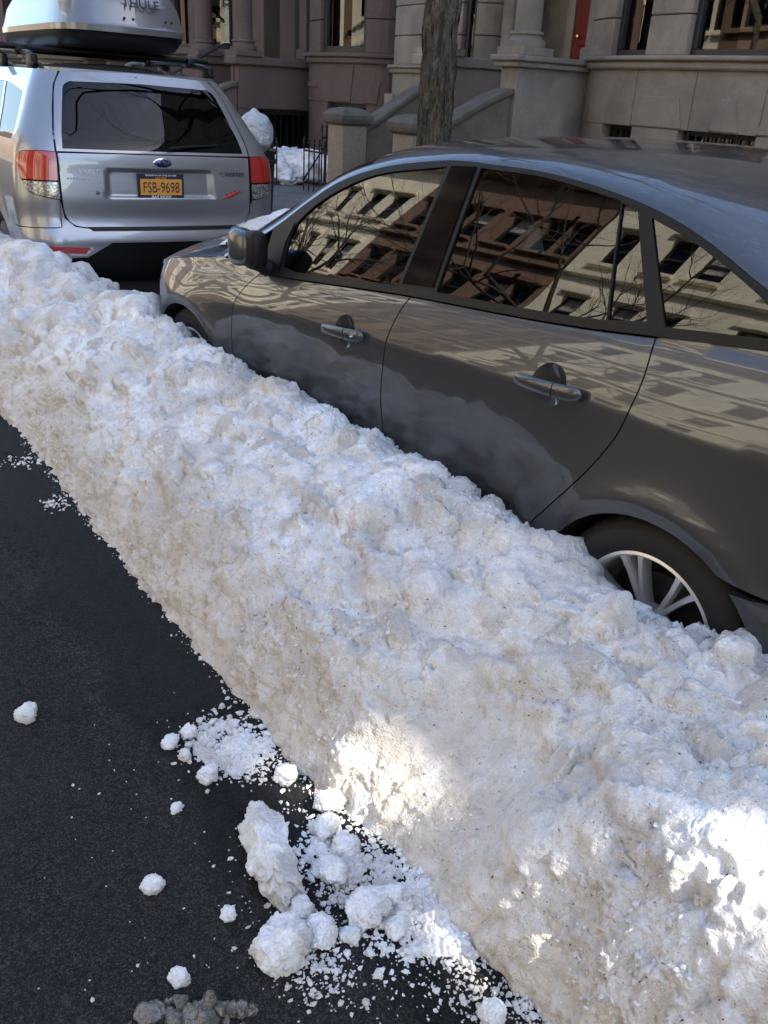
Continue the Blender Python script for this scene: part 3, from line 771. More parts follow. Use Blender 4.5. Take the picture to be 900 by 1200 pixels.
# bonnet and boot lid
def Lhood(u, v):
    u = np.asarray(u, float); v = np.asarray(v, float); z0 = np.interp(u, [2.4, 2.5, 2.8, 3.0, 3.2, 3.4, 3.5], [.862, .85, .80, .757, .715, .68, .66]); x0 = side_x(np.minimum(u, 3.46), z0)
    w = 1-np.abs(v); X = x0+(.91-x0)*w; zc = np.interp(u, [2.4, 2.8, 3.1, 3.3, 3.45, 3.52], [1.00, .945, .90, .85, .78, .70])
    Z = z0+(zc-z0)*np.sin(w*math.pi/2)**.8
    return np.stack([np.where(v < 0, -1, 1)*(.91-X), u-1.348+.0*w, Z], -1)
panel('bonnet', [(2.42, -1), (2.8, -1), (3.0, -1), (3.46, -1), (3.46, 1), (3.0, 1), (2.8, 1), (2.42, 1)], Lhood, m_paint, sedan, .03, .002, outward=(0, 0, 1), flange=.01)
def Lboot(u, v):
    z0 = np.interp(u, [-1.04, -.95, -.6, -.3, -.16], [1.0, 1.05, 1.085, 1.10, 1.13]); x0 = side_x(u, z0); w = 1-np.abs(v); X = x0+(.91-x0)*w
    return np.stack([np.where(v < 0, -1, 1)*(.91-X), u-1.348, z0+.03*np.sin(w*math.pi/2)], -1)
panel('boot_lid', [(-.16, -1), (-.6, -1), (-.95, -1), (-1.03, -1), (-1.03, 1), (-.95, 1), (-.6, 1), (-.16, 1)], Lboot, m_paint, sedan, .03, .002, outward=(0, 0, 1), flange=.01)
mb = MB().box(-.80, .80, -2.32, 2.05, .17, .30); mb.build('floor_pan', m_dark, sedan)
MB().box(-.60, .60, -2.36, -2.30, .25, 1.0).build('rear_panel', m_paint, sedan)
MB().box(-.55, .55, 2.05, 2.16, .25, .68).build('grille', m_black, sedan)
# interior: seats, dash, wheel
for sx in (-.37, .37):
    mb = MB(); mb.box(sx-.25, sx+.25, .05, .55, .32, .50); mb.box(sx-.24, sx+.24, -.12, .06, .42, 1.00); mb.box(sx-.13, sx+.13, -.16, -.05, 1.05, 1.24)
    mb.build('front_seat', m_inter, sedan, True, .04)
mb = MB(); mb.box(-.62, .62, -.95, -.45, .32, .50); mb.box(-.62, .62, -1.18, -.98, .42, .98)
mb.build('rear_seat', m_inter, sedan, True, .05)
MB().box(-.70, .70, .82, 1.35, .55, .88).build('dashboard', m_inter, sedan, True, .06)
MB().tube([(-.37+.185*math.cos(a), .68-.07*math.sin(a), .86+.17*math.sin(a)) for a in np.linspace(0, 2*math.pi, 33)], .016, 8, False).build('steering_wheel', m_black, sedan, True)
MB().box(-.74, .74, -2.2, 1.6, .28, .33).build('cabin_floor', m_inter, sedan)
# wheels
def make_wheel(sgn, y):
    R, r = .312, .212
    piv = MB().lathe([(r-.004, .02), (r+.006, .004), (r+.03, -.006), (r+.065, -.008), (R-.022, .004), (R-.007, .018), (R-.001, .036), (R, .06), (R, .16), (R-.012, .195), (r+.02, .20), (r, .18)], (0, 0, 0), 'x', 144,
                     wob=lambda i, k: (.984 if (i in (5, 6, 7, 8) and k % 4 == 0) else 1.0)).build('tyre', m_rubber, None, True)
    w = piv
    w.location = (sgn*(-.91+.022), y-1.348, WZ); w.parent = sedan
    if sgn < 0: w.rotation_euler = (0, 0, math.pi)
    MB().lathe([(r+.002, .020), (r+.004, .006), (r-.004, .004), (r-.010, .010), (r-.016, .03), (r-.026, .15), (r-.04, .16)], (0, 0, 0), 'x', 96).build('rim', m_alloy, w, True)
    for k in range(7):
        a = 2*math.pi*k/7+.30
        for da in (-.145, .145):
            V = []; F = []
            for i, (rr, wd, dx) in enumerate(((.045, .015, .026), (.09, .0125, .020), (.15, .0115, .014), (.19, .013, .010), (.206, .017, .008))):
                aa = a+da*(.35+.65*(rr-.045)/.16); c, s = math.cos(aa), math.sin(aa); tx, ty = -s, c
                for q, (o, xx) in enumerate(((-1, .016), (-.72, 0), (.72, 0), (1, .016), (.8, .04), (-.8, .04))):
                    V.append((dx+xx, rr*c+tx*wd*o*.75, rr*s+ty*wd*o*.75))
            for i in range(4):
                for q in range(6): F.append((i*6+q, i*6+(q+1) % 6, (i+1)*6+(q+1) % 6, (i+1)*6+q))
            F += [tuple(range(6)), tuple(range(24, 30))]
            MB().add(V, F).build('spoke', m_alloy, w, True)
    MB().lathe([(.0, .012), (.028, .012), (.034, .02), (.06, .03), (.062, .06)], (0, 0, 0), 'x', 32).build('hub', m_alloy, w, True)
    MB().lathe([(.0, .085), (.14, .085), (.14, .10), (0, .10)], (0, 0, 0), 'x', 40).build('brake_disc', m_dark, w, True)
    MB().lathe([(.0, .13), (.20, .13)], (0, 0, 0), 'x', 40).build('wheel_back', m_dark, w, True)
for sgn in (1, -1):
    make_wheel(sgn, .015); make_wheel(sgn, 2.66)
    for wy in (.015, 2.66):                              # wheel housings
        V = []; F = []; an = np.linspace(-.25, math.pi+.25, 24)
        for a in an:
            for xx in (.012, .30): V.append((sgn*(-.91+xx), wy-1.348+.357*math.cos(a), .265+.350*math.sin(a)))
        for i in range(23): F.append((2*i, 2*i+1, 2*i+3, 2*i+2))
        F.append(tuple(2*i+1 for i in range(24)))
        link('wheel_housing', mesh_np('wheel_housing', V, F), m_dark, sedan)
# folded door mirror: rounded shell, black back, hinge foot
def superblob(c, r, p, fn=None, n=20, m=28):
    V = []; F = []
    for i in range(n+1):
        a = -math.pi/2+math.pi*i/n
        for k in range(m):
            b = 2*math.pi*k/m
            f = lambda t: math.copysign(abs(t)**p, t)
            q = [f(math.cos(a))*f(math.cos(b)), f(math.cos(a))*f(math.sin(b)), f(math.sin(a))]
            if fn: q = fn(q)
            V.append((c[0]+r[0]*q[0], c[1]+r[1]*q[1], c[2]+r[2]*q[2]))
    for i in range(n):
        for k in range(m): F.append((i*m+k, i*m+(k+1) % m, (i+1)*m+(k+1) % m, (i+1)*m+k))
    return V, F
for sgn in (1, -1):
    cx = -.91-.020
    V, F = superblob((sgn*cx, 2.085-1.348, .958), (.048, .078, .072), .66, lambda q: [q[0], q[1], q[2]*(1+.16*q[1])-.05*q[1]])
    mir = MB().add(V, F).build('mirror', m_paint, sedan, True)
    V, F = superblob((sgn*(cx+.012), 2.015-1.348, .958), (.040, .052, .074), .55)
    MB().add(V, F).build('mirror_base', m_black, mir, True)
    MB().tube([(sgn*(-.91+.055), 2.02-1.348, .885), (sgn*(-.91+.02), 2.02-1.348, .90), (sgn*(-.91-.02), 2.03-1.348, .915)], [.035, .03, .026], 10).build('mirror_arm', m_black, mir, True)
    panel('mirror_sail', [(2.075, .868), (1.945, .885), (1.962, .99), (1.94, 1.07), (2.06, 1.04)], Lside(sgn), m_black, sedan, .03, .004, outward=(-sgn, 0, .2), flange=.006, off=.008)
# snow left lying along the windscreen foot
V = []; F = []; n, m = 60, 16
us = np.linspace(-.74, .80, n)
for i, u in enumerate(us):
    for k in range(m+1):
        a = math.pi*k/m; yb = 1.37-.34*u*u; zb = .865+.105*(1-(u/.9)**2)
        w = .12+.05*noise3(np.array([[u*5, 0, 3]]), 8)[0]; h = (.055+.03*noise3(np.array([[u*6, 2, 0]]), 9)[0])*min(1, (i+1)/6, (n-i)/6)
        e = .012*noise3(np.array([[u*22, k*.9, 1]]), 12)[0]
        V.append((u, yb+w*math.cos(a)+e, zb-.03*math.cos(a)+h*math.sin(a)+e))
for i in range(n-1):
    for k in range(m): F.append((i*(m+1)+k, i*(m+1)+k+1, (i+1)*(m+1)+k+1, (i+1)*(m+1)+k))
me = mesh_np('snow_ridge', V, F); me.shade_smooth()
o = link('snow_ridge', me, m_chunk); o.matrix_world = Matrix.Translation(sedan.location) @ sedan.rotation_euler.to_matrix().to_4x4()
tag(o, 'strip of white snow left on the sedan bonnet along its windscreen', 'snow')
# ------------------------------------------------------------------ silver SUV seen from behind
XF, YF, F_HEAD = 2.326, 5.837, 0.044
suv = empty('suv', (XF, YF, gz(XF)-.01), 'silver SUV with roof rails parked ahead of the grey sedan, seen from behind', 'car')
suv.rotation_euler = (0, SLOPE, -F_HEAD)
f_hw = spline([.25, .45, .65, .85, 1.05, 1.13, 1.30, 1.50, 1.58], [.80, .865, .885, .885, .865, .845, .76, .655, .60])
f_yr = spline([.25, .40, .50, .60, .66, .80, 1.0, 1.10, 1.20, 1.35, 1.50, 1.575], [.10, .02, -.005, -.004, .022, .03, .045, .062, .125, .24, .36, .43])
def Lsuv(u, v, indent=True):
    u = np.asarray(u, float); v = np.asarray(v, float); hw = f_hw(v); yr = f_yr(v); R = .235; f = hw-R; a = np.abs(u)
    arcl = R*math.pi/2
    th = np.clip((a-f)/R, 0, math.pi/2)
    x = np.where(a < f, a, f+R*np.sin(th)); y = yr+np.where(a < f, .030*(a/.65)**2, .030*(f/.65)**2+.0)
    y = y+np.where(a >= f, R*(1-np.cos(th))*.9, 0)+np.maximum(a-f-arcl, 0)
    x = x-.02*np.maximum(a-f-arcl-1.2, 0)**2*0
    if indent:                                            # number-plate recess
        d = sstep(.365, .32, np.abs(u)+.30*np.clip(v-.85, 0, .2)*0-.12*(1.0-v))*sstep(.825, .845, v)*sstep(1.004, .992, v)
        y = y+.028*d
        y = y+.010*sstep(.80, .79, v)*sstep(.69, .70, v)*(a < .62)*0
    # wheel arch swell
    r = np.hypot((a-(f+arcl+.62)), v-.34); x = x+.015*np.exp(-((r-.42)/.07)**2)
    return np.stack([np.sign(u+1e-12)*x, y, v], -1)
gate = curve_pts([(-.640, 1.095), (-.642, .95), (-.640, .80), (-.625, .715), (-.57, .664), (-.46, .650)], 24)+[(0, .648)]
gate = gate+[(-x, z) for x, z in gate[::-1][1:]]
panel('tailgate', gate+[(.3, 1.098), (-.3, 1.098)], Lsuv, m_silver, suv, .018, .003, outward=(0, -1, .1), flange=.03)
rgl = curve_pts([(-.605, 1.118), (-.585, 1.22), (-.53, 1.40), (-.505, 1.47), (-.46, 1.498)], 24)
rgl = rgl+[(0, 1.508)]+[(-x, z) for x, z in rgl[::-1]]
upper = curve_pts([(-.645, 1.100), (-.635, 1.20), (-.60, 1.34), (-.56, 1.47), (-.50, 1.555)], 24)
upper = upper+[(0, 1.572)]+[(-x, z) for x, z in upper[::-1]]
panel('tailgate_frame', upper, Lsuv, m_silver, suv, .03, .003, holes=[rgl], outward=(0, -1, .3), flange=.02)
panel('rear_window', rgl, Lsuv, m_glassdark, suv, .04, .001, outward=(0, -1, .3), flange=0, off=-.002)
# dark band low on the glass, wiper, high brake lamp
MB().tube([(.06, .055, 1.135), (.20, .075, 1.150), (.42, .105, 1.165)], [.012, .008, .006], 8).build('wiper', m_black, suv, True)
MB().lathe([(.0, -.006), (.012, -.006), (.014, .01)], (-.02, .405, 1.535), 'y', 16).build('washer_nozzle', m_black, suv, True)
lampL = curve_pts([(-.648, 1.098), (-.75, 1.100), (-.88, 1.088), (-.925, 1.06)], 12)+curve_pts([(-.91, 1.00), (-.885, .92), (-.83, .86), (-.74, .835), (-.652, .820)], 16)
mid = lambda poly, z0, z1: [p for p in poly]
def clip_z(poly, z0, z1):
    def half(P, s, z):
        out = []
        for i in range(len(P)):
            a, b = P[i], P[(i+1) % len(P)]; ia, ib = s*(a[1]-z) >= 0, s*(b[1]-z) >= 0
            if ia: out.append(a)
            if ia != ib:
                t = (z-a[1])/(b[1]-a[1]); out.append((a[0]+(b[0]-a[0])*t, z))
        return out
    return half(half(poly, 1, z0), -1, z1)
for sg in (-1, 1):
    lp = [(-sg*x, z) for x, z in lampL] if sg == 1 else lampL
    q = panel('tail_lamp', inset(lp, -.003), Lsuv, m_black, suv, .02, 0, outward=(sg*.3, -1, 0), flange=.02, off=.002)
    panel('red_lens', clip_z(lp, .930, 1.2), Lsuv, m_red, q, .02, .004, outward=(sg*.3, -1, 0), flange=.01, off=.012)
    panel('clear_lens', clip_z(lp, .80, .928), Lsuv, m_clear, q, .02, .004, outward=(sg*.3, -1, 0), flange=.01, off=.012)
    # body side from lamp to far forward
    s = sg
    wc = .65+.37+.62
    arc_p = [(s*(wc+.37*math.cos(a)), .34+.37*math.sin(a)) for a in np.linspace(0, math.pi, 24)]
    q1 = [(s*(.985), 1.20), (s*.94, 1.33), (s*.90, 1.42), (s*1.25, 1.46), (s*1.45, 1.47), (s*1.45, 1.14), (s*1.06, 1.145)]
    q2 = [(s*1.50, 1.14), (s*1.50, 1.47), (s*2.25, 1.475), (s*2.25, 1.12)]
    q3 = [(s*2.31, 1.12), (s*2.31, 1.475), (s*2.95, 1.46), (s*3.35, 1.12)]
    out = [(s*.652, 1.108), (s*.642, 1.20), (s*.607, 1.34), (s*.567, 1.47), (s*.507, 1.557), (s*1.3, 1.56), (s*3.2, 1.55), (s*3.9, 1.10), (s*4.6, .95), (s*4.6, .42), (s*2.2, .36)]+arc_p+[(s*1.16, .42), (s*1.10, .64), (s*.66, .655), (s*.655, .81)]+[(x-s*.0, z) for x, z in [(-sg*-1*abs(p[0]), p[1]) for p in lampL[::-1]]]
    panel('body_side', out, Lsuv, m_silver, suv, .035, .002, holes=[q1, q2, q3], outward=(s, 0, 0), flange=.02)
    for qq in (q1, q2, q3): panel('side_window', qq, Lsuv, m_glassdark, suv, .05, -.002, outward=(s, 0, 0), flange=0, off=-.004)
    # rear reflector
    panel('reflector', [(s*.50, .532), (s*.76, .545), (s*.765, .508), (s*.53, .497)], Lsuv, m_red, suv, .02, 0, outward=(0, -1, 0), flange=.006, off=.006)
    panel('reflector_bezel', [(s*.475, .532), (s*.50, .540), (s*.535, .49), (s*.765, .502), (s*.765, .495), (s*.525, .482)], Lsuv, m_chrome, suv, .02, 0, outward=(0, -1, 0), flange=.006, off=.004)
bump = [(-1.12, .640), (-1.17, .43), (-.86, .455), (-.52, .470), (-.36, .560), (.36, .560), (.52, .470), (.86, .455), (1.17, .43), (1.12, .640)]
panel('bumper', [(-.70, .650), (-.658, .655), (-.656, .80), (-.648, .80), (-.634, .710), (-.577, .658), (-.46, .643), (.46, .643), (.577, .658), (.634, .710), (.648, .80), (.656, .80), (.658, .655), (.70, .650)]+bump[::-1], Lsuv, m_silver, suv, .025, .002, outward=(0, -1, 0), flange=.04, off=.004)
panel('bumper_step', [(-.50, .655), (-.47, .632), (.47, .632), (.50, .655)], Lsuv, m_black, suv, .02, 0, outward=(0, -1, 0), flange=.01, off=.012)
low = [(-1.16, .45), (-.86, .47), (-.53, .485), (-.37, .575), (.37, .575), (.53, .485), (.86, .47), (1.16, .45), (1.1, .30), (-1.1, .30)]
panel('bumper_apron', low, lambda u, v: Lsuv(u, v)+np.array([0, .018, 0]), m_black, suv, .03, 0, outward=(0, -1, 0), flange=.04)
MB().tube([(-.535, .02, .385), (-.535, .30, .385)], .034, 20, False).build('exhaust_pipe', m_chrome, suv, True)
MB().lathe([(.0, .06), (.03, .06)], (-.535, 0, .385), 'y', 20).build('exhaust_bore', m_dark, suv)
MB().box(-.78, .78, .12, 4.2, .18, .34).build('floor_pan', m_dark, suv)
MB().tube([(-.58, .30, .36), (.25, .30, .36)], .09, 14).build('silencer', m_dark, suv, True)
def Lroof(u, v):                                           # u across, v forward
    z = 1.572+.045*(1-(u/.6)**2)*sstep(.40, .9, v+.0*u)-.0*v
    return np.stack([u, v, z], -1)
panel('roof', [(-.565, .50), (-.5, .455), (0, .428), (.5, .455), (.565, .50), (.585, 3.0), (-.585, 3.0)], Lroof, m_silver, suv, .06, 0, outward=(0, 0, 1), flange=.02)
def Lfront(u, v): return np.stack([u, 3.0+(1.56-v)*1.3, v], -1)
panel('windscreen', [(-.58, 1.56), (.58, 1.56), (.72, 1.02), (-.72, 1.02)], Lfront, m_glassdark, suv, .1, 0, outward=(0, 1, 1), flange=0)
MB().box(-.78, .78, 3.6, 4.45, .4, .98).build('bonnet', m_silver, suv, True, .08)
for sg in (-1, 1):
    for y in (.99, 3.6):
        w = MB().lathe([(.22, .02), (.25, 0), (.30, -.005), (.335, .02), (.34, .05), (.34, .18), (.30, .2)], (0, 0, 0), 'x', 60).build('tyre', m_rubber, suv, True)
        w.location = (sg*.845, y, .345)
        if sg > 0: w.rotation_euler = (0, 0, math.pi)
        MB().lathe([(0, .04), (.05, .03), (.2, .02), (.222, .012), (.225, .05)], (0, 0, 0), 'x', 40).build('rim', m_alloy, w, True)
    # roof rail with feet
    rp = [(sg*.60, .62, 1.575), (sg*.60, .70, 1.625), (sg*.60, .85, 1.648), (sg*.60, 1.6, 1.665), (sg*.60, 2.4, 1.65), (sg*.60, 2.6, 1.60)]
    rr = MB().tube(curve_pts(rp, 40), .019, 10).build('roof_rail', m_black, suv, True)
    for y in (.72, 1.62, 2.42): MB().box(sg*.60-.022, sg*.60+.022, y-.09, y+.07, 1.555, 1.645).build('rail_foot', m_black, rr, True, .015)
for y in (1.02, 1.95):
    MB().tube([(-.73, y, 1.685), (.73, y, 1.685)], .021, 10).build('crossbar', m_black, suv, True)
    for sg in (-1, 1): MB().box(sg*.60-.04, sg*.60+.04, y-.05, y+.05, 1.635, 1.70).build('bar_clamp', m_black, suv, True, .014)
# lettering
def text(name, s, size, loc, mat, parent, rot=(math.pi/2, 0, 0), ext=.0015, align='CENTER', shear=0.0, sx=1.0):
    cu = bpy.data.curves.new(name, 'FONT'); cu.body = s; cu.size = size; cu.extrude = ext; cu.align_x = align; cu.align_y = 'CENTER'; cu.shear = shear
    ob = bpy.data.objects.new(name, cu); COL.objects.link(ob)
    dg = bpy.context.evaluated_depsgraph_get(); me = bpy.data.meshes.new_from_object(ob.evaluated_get(dg)); bpy.data.objects.remove(ob)
    o = link(name, me, mat, parent); o.location = loc; o.rotation_euler = rot; o.scale = (sx, 1, 1)
    return o
m_plate = material('plate_orange', (.68, .30, .045), .45)
m_white = material('white_print', (.8, .8, .78), .5)
m_ink = material('ink_navy', (.012, .014, .035), .5)
m_redink = material('red_sticker', (.55, .015, .015), .4)
m_blue = material('badge_blue', (.010, .022, .09), .2, 0, 1.0)
pl = MB().box(-.157, .157, .0, .010, .827, .986).build('licence_plate', m_ink, suv, bevel=.004); pl.location = (0, .048, 0)
MB().box(-.140, .140, -.003, .0, .853, .952).build('plate_face', m_plate, pl)
text('plate_number', 'FSB-9698', .094, (0, -.0035, .897), m_ink, pl, sx=.70)
text('plate_heading', 'NEW YORK', .016, (0, -.0035, .957), m_plate, pl, sx=.9)
text('frame_heading', 'BROOKLYN, NY (718) 234-7000', .0145, (0, -.001, .974), m_white, pl, sx=1.05)
text('frame_footer', 'BAY RIDGE', .026, (0, -.001, .840), m_white, pl, sx=1.05)
bd = MB(); V, F = superblob((0, 0, 0), (.064, .010, .030), 1.0); bd.add(V, F)
bd = bd.build('badge', m_chrome, suv, True); bd.location = (.015, .048, 1.052)
V, F = superblob((0, -.003, 0), (.056, .010, .024), 1.0); MB().add(V, F).build('badge_field', m_blue, bd, True)
for (x, z, r) in ((-.026, .005, .011), (.004, .008, .006), (.018, .004, .006), (.010, -.008, .006), (.028, -.006, .006), (.036, .003, .006)):
    star = []
    for k in range(8):
        a = k*math.pi/4; q = r if k % 2 == 0 else r*.28; star.append((x+q*math.cos(a)*1.2, z+q*math.sin(a)))
    V = [(px_, -.016, pz) for px_, pz in star]+[(px_, -.010, pz) for px_, pz in star]
    MB().add(V, [tuple(range(8))]+[(i, (i+1) % 8, 8+(i+1) % 8, 8+i) for i in range(8)]).build('badge_star', m_chrome, bd)
def on_gate(u, v, extra=.006):
    p = Lsuv(np.array([u]), np.array([v]))[0]; return (p[0], p[1]-extra, p[2])
text('maker_lettering', 'SUBARU', .036, on_gate(-.50, .990, .004), m_chrome, suv, sx=1.45)
def tiny_row(name, u0, v, n, w, h, mat):                     # badge line too small to read: a row of raised strokes
    mb = MB(); rgt_ = random.Random(5)
    for k in range(n):
        p = on_gate(u0+k*w, v, .004); hh = h*rgt_.uniform(.7, 1); mb.box(p[0], p[0]+w*.68, p[1]-.002, p[1]+.002, p[2]-hh/2, p[2]+hh/2)
    return mb.build(name, mat, suv)
tiny_row('small_badge', -.60, .948, 8, .018, .013, m_chrome)
text('model_lettering', 'FORESTER', .036, on_gate(.50, .985, .004), m_ink, suv, shear=.3, sx=1.15)
tiny_row('small_badge', .525, .948, 4, .02, .017, m_chrome)
g0 = on_gate(.50, .862, .004); mb = MB()
for pts, wd in (([(-.065, -.030), (-.02, -.016), (.02, .004), (.07, .022)], [.004, .010, .008, .002]), ([(-.045, .004), (-.03, -.016), (-.01, -.030)], [.003, .006, .003]), ([(-.012, .012), (.004, .0), (.012, -.018)], [.003, .006, .003]), ([(.018, .022), (.03, .008), (.04, -.002)], [.003, .005, .002])):
    mb.tube([(g0[0]+a, g0[1], g0[2]+b) for a, b in curve_pts(pts, 12)], list(np.interp(np.linspace(0, 1, len(curve_pts(pts, 12))), np.linspace(0, 1, len(wd)), wd)), 6)
mb.build('red_sticker', m_redink, suv, True)
MB().lathe([(0, -.003), (.014, -.003), (.014, .002)], on_gate(-.42, .865, .001), 'y', 24).build('round_sticker', m_clear, suv)

# roof box
box = empty('roof_cargo_box', (0, 0, 0), 'silver roof cargo box with black lower tray strapped on top of the SUV', 'cargo box')
box.matrix_world = Matrix.Translation(suv.location) @ suv.rotation_euler.to_matrix().to_4x4() @ Matrix.Translation((.03, 0, 1.706))
def boxloft(secs, y_shape):
    V = []; F = []; n = 40
    for (z, hw, y0, y1) in secs:
        for k in range(n):
            a = 2*math.pi*k/n; c, s = math.cos(a), math.sin(a); p = .32
            xx = hw*math.copysign(abs(c)**p, c); yy = (y0+y1)/2+(y1-y0)/2*math.copysign(abs(s)**p, s)
            yy -= (.05*(1-(xx/hw)**2) if s < 0 else 0)
            V.append((xx, yy, z))
    m = len(secs)
    for i in range(m-1):
        for k in range(n): F.append((i*n+k, i*n+(k+1) % n, (i+1)*n+(k+1) % n, (i+1)*n+k))
    F += [tuple(range(n))[::-1], tuple((m-1)*n+k for k in range(n))]
    return V, F
V, F = boxloft([(.0, .36, .72, 2.6), (.02, .40, .66, 2.66), (.075, .43, .60, 2.72), (.10, .435, .59, 2.73)], 0)
MB().add(V, F).build('tray', m_black, box, True)
V, F = boxloft([(.098, .448, .575, 2.745), (.135, .450, .572, 2.75), (.142, .443, .58, 2.74), (.155, .441, .585, 2.735), (.162, .436, .59, 2.73), (.26, .415, .62, 2.66), (.36, .37, .70, 2.5), (.40, .31, .80, 2.3), (.415, .2, .95, 2.1)], 0)
lid = MB().add(V, F).build('lid', m_boxsilver, box, True)
text('lid_lettering', 'THULE', .075, (.06, .560, .275), m_ink, lid, rot=(math.pi/2-.3, 0, 0), sx=1.1, ext=.004)
for x in (-.06, .0, .22, .26): MB().lathe([(0, -.004), (.008, -.004), (.008, .004)], (x, .545, .185), 'y', 10).build('rivet', m_dark, lid)
# ------------------------------------------------------------------ houses on the near side
m_stone = material('grey_limestone', (.265, .228, .186), .85, var=[(1.2, .8, (.145, .128, .108), 6), (5, .45, (.31, .28, .245), 5, .5, .7), (30, .35, (.12, .108, .095), 3, .55, .75), (.9, .5, (.10, .088, .072), 7, .52, .66)], bump=[(40, .25, .006), (6, .2, .02)])
m_brown = material('brownstone', (.115, .080, .069), .85, var=[(1.5, .6, (.080, .056, .049), 6), (20, .35, (.15, .108, .093), 3, .5, .7)], bump=[(45, .25, .005)])
m_tan = material('tan_stone', (.25, .195, .145), .85, var=[(1.6, .7, (.22, .18, .13), 6), (22, .3, (.42, .34, .26), 3, .5, .7)], bump=[(45, .25, .005)])
m_cap = material('weathered_cap', (.115, .10, .08), .9, var=[(5, .7, (.06, .055, .043), 6)], bump=[(30, .4, .01)])
m_stoop = material('stoop_stone', (.15, .122, .096), .88, var=[(2.5, .7, (.09, .074, .058), 6), (22, .35, (.20, .165, .13), 3, .5, .7)], bump=[(45, .3, .006)])
m_frame = material('window_frame_black', (.018, .018, .020), .5)
m_pane = glass('house_glass', (.55, .58, .56), 1.7)
m_blind = material('blind', (.42, .40, .36), .8, var=[(2, .5, (.30, .28, .25), 2)], stretch=(9, 9, .4))
m_room = material('dark_room', (.025, .022, .02), .9)
m_reddoor = material('red_door', (.13, .008, .008), .6, spec=.3)
m_brass = material('brass', (.65, .45, .15), .25, 1.0)
m_iron = material('black_iron', (.010, .010, .011), .5, .3)
m_far_cream = material('cream_stone', (.80, .73, .57), .85, var=[(.8, .5, (.68, .60, .46), 5)])
m_far_brown = material('warm_brownstone', (.20, .125, .085), .85, var=[(.8, .5, (.15, .09, .06), 5)])

class Plan:
    """a wall line in plan: list of points from high y to low y, facing -X"""
    def __init__(s, pts):
        s.p = np.array(pts, float); d = np.hypot(*np.diff(s.p, axis=0).T); s.s = np.concatenate([[0], np.cumsum(d)]); s.L = s.s[-1]
        t = np.gradient(s.p, axis=0); t /= np.linalg.norm(t, axis=1)[:, None]; s.n = np.stack([t[:, 1], -t[:, 0]], 1)
    def at(s, q, off):
        x = np.interp(q, s.s, s.p[:, 0]); y = np.interp(q, s.s, s.p[:, 1]); nx = np.interp(q, s.s, s.n[:, 0]); ny = np.interp(q, s.s, s.n[:, 1])
        l = np.hypot(nx, ny); return np.stack([x+nx/l*off, y+ny/l*off], -1)
    def px(s, px, py):
        """arc position seen through an image column (first hit)"""
        d = ray(px, py); a = math.atan2(d[0], d[1]); q = np.linspace(0, s.L, 1500); P = s.at(q, 0); b = np.arctan2(P[:, 0], P[:, 1])-a
        c = np.where(np.sign(b[:-1]) != np.sign(b[1:]))[0]
        if len(c) == 0: return float(s.L-.05) if b[0] < 0 and b.max() < 0 else (.05 if b.min() > 0 else .05)
        return float(q[min(c, key=lambda i: np.hypot(*P[i]))])
def bow(y0, y1, x0, depth, n=48, p=.75):
    return [(x0-depth*abs(math.sin(a))**p, (y0+y1)/2+(y1-y0)/2*math.copysign(abs(math.cos(a))**.85, math.cos(a))) for a in np.linspace(0, math.pi, n)]
def cblock(name, pl, q0, q1, z0, z1, mat, parent, out=0.0, inn=.3, bevel=.006, poly=None):
    """curved block following the plan; poly optionally tapers the ends: (dq at bottom, dq at top)"""
    n = max(2, int((q1-q0)/.12)+1); V = []; F = []
    d0, d1 = poly if poly else (0, 0)
    for k in range(n):
        for z, dd in ((z0, d0), (z1, d1)):
            q = (q0-dd)+((q1+dd)-(q0-dd))*k/(n-1)
            for o in (out, -inn):
                P = pl.at(np.array([q]), o)[0]; V.append((P[0], P[1], z))
    for k in range(n-1):
        a, b = 4*k, 4*k+4
        F += [(a, a+2, b+2, b), (a+1, b+1, b+3, a+3), (a+2, a+3, b+3, b+2), (a, b, b+1, a+1)]
    F += [(0, 1, 3, 2), (4*n-4, 4*n-2, 4*n-1, 4*n-3)]
    o = MB().add(V, F).build(name, mat, None, False, bevel, 1)
    loc = parent_loc(parent); o.data.transform(Matrix.Translation(-loc)); o.parent = parent
    return o
def parent_loc(p):
    v = Vector((0, 0, 0))
    while p is not None: v = v+p.location; p = p.parent
    return v
def pbox(name, x0, x1, y0, y1, z0, z1, mat, parent, bevel=.008):
    l = parent_loc(parent); return MB().box(x0-l[0], x1-l[0], y0-l[1], y1-l[1], z0-l[2], z1-l[2]).build(name, mat, parent, bevel=bevel, seg=1)
def cwindow(pl, q0, q1, z0, z1, parent, blind=None, back=.14, fr=.07, bars=True):
    w = cblock('window', pl, q0, q1, z0, z0+fr, m_frame, parent, -back+.06, back+.03)      # bottom rail carries the rest
    for a, b, c, d in ((q0, q0+fr, z0+fr, z1), (q1-fr, q1, z0+fr, z1), (q0+fr, q1-fr, z1-fr, z1)):
        cblock('frame', pl, a, b, c, d, m_frame, w, -back+.06, back+.03)
    if bars: cblock('meeting_rail', pl, q0+fr, q1-fr, (z0+z1)/2-.03, (z0+z1)/2+.03, m_frame, w, -back+.04, back+.02)
    g = cblock('pane', pl, q0+fr, q1-fr, z0+fr, z1-fr, m_pane, w, -back, back+.004, 0)
    if blind: cblock('blind', pl, q0+fr, q1-fr, blind, z1-fr, m_blind, w, -back-.05, back+.06, 0)
    cblock('room', pl, q0, q1, z0, z1, m_room, w, -back-.16, back+.18, 0)
    return w
G0 = .066
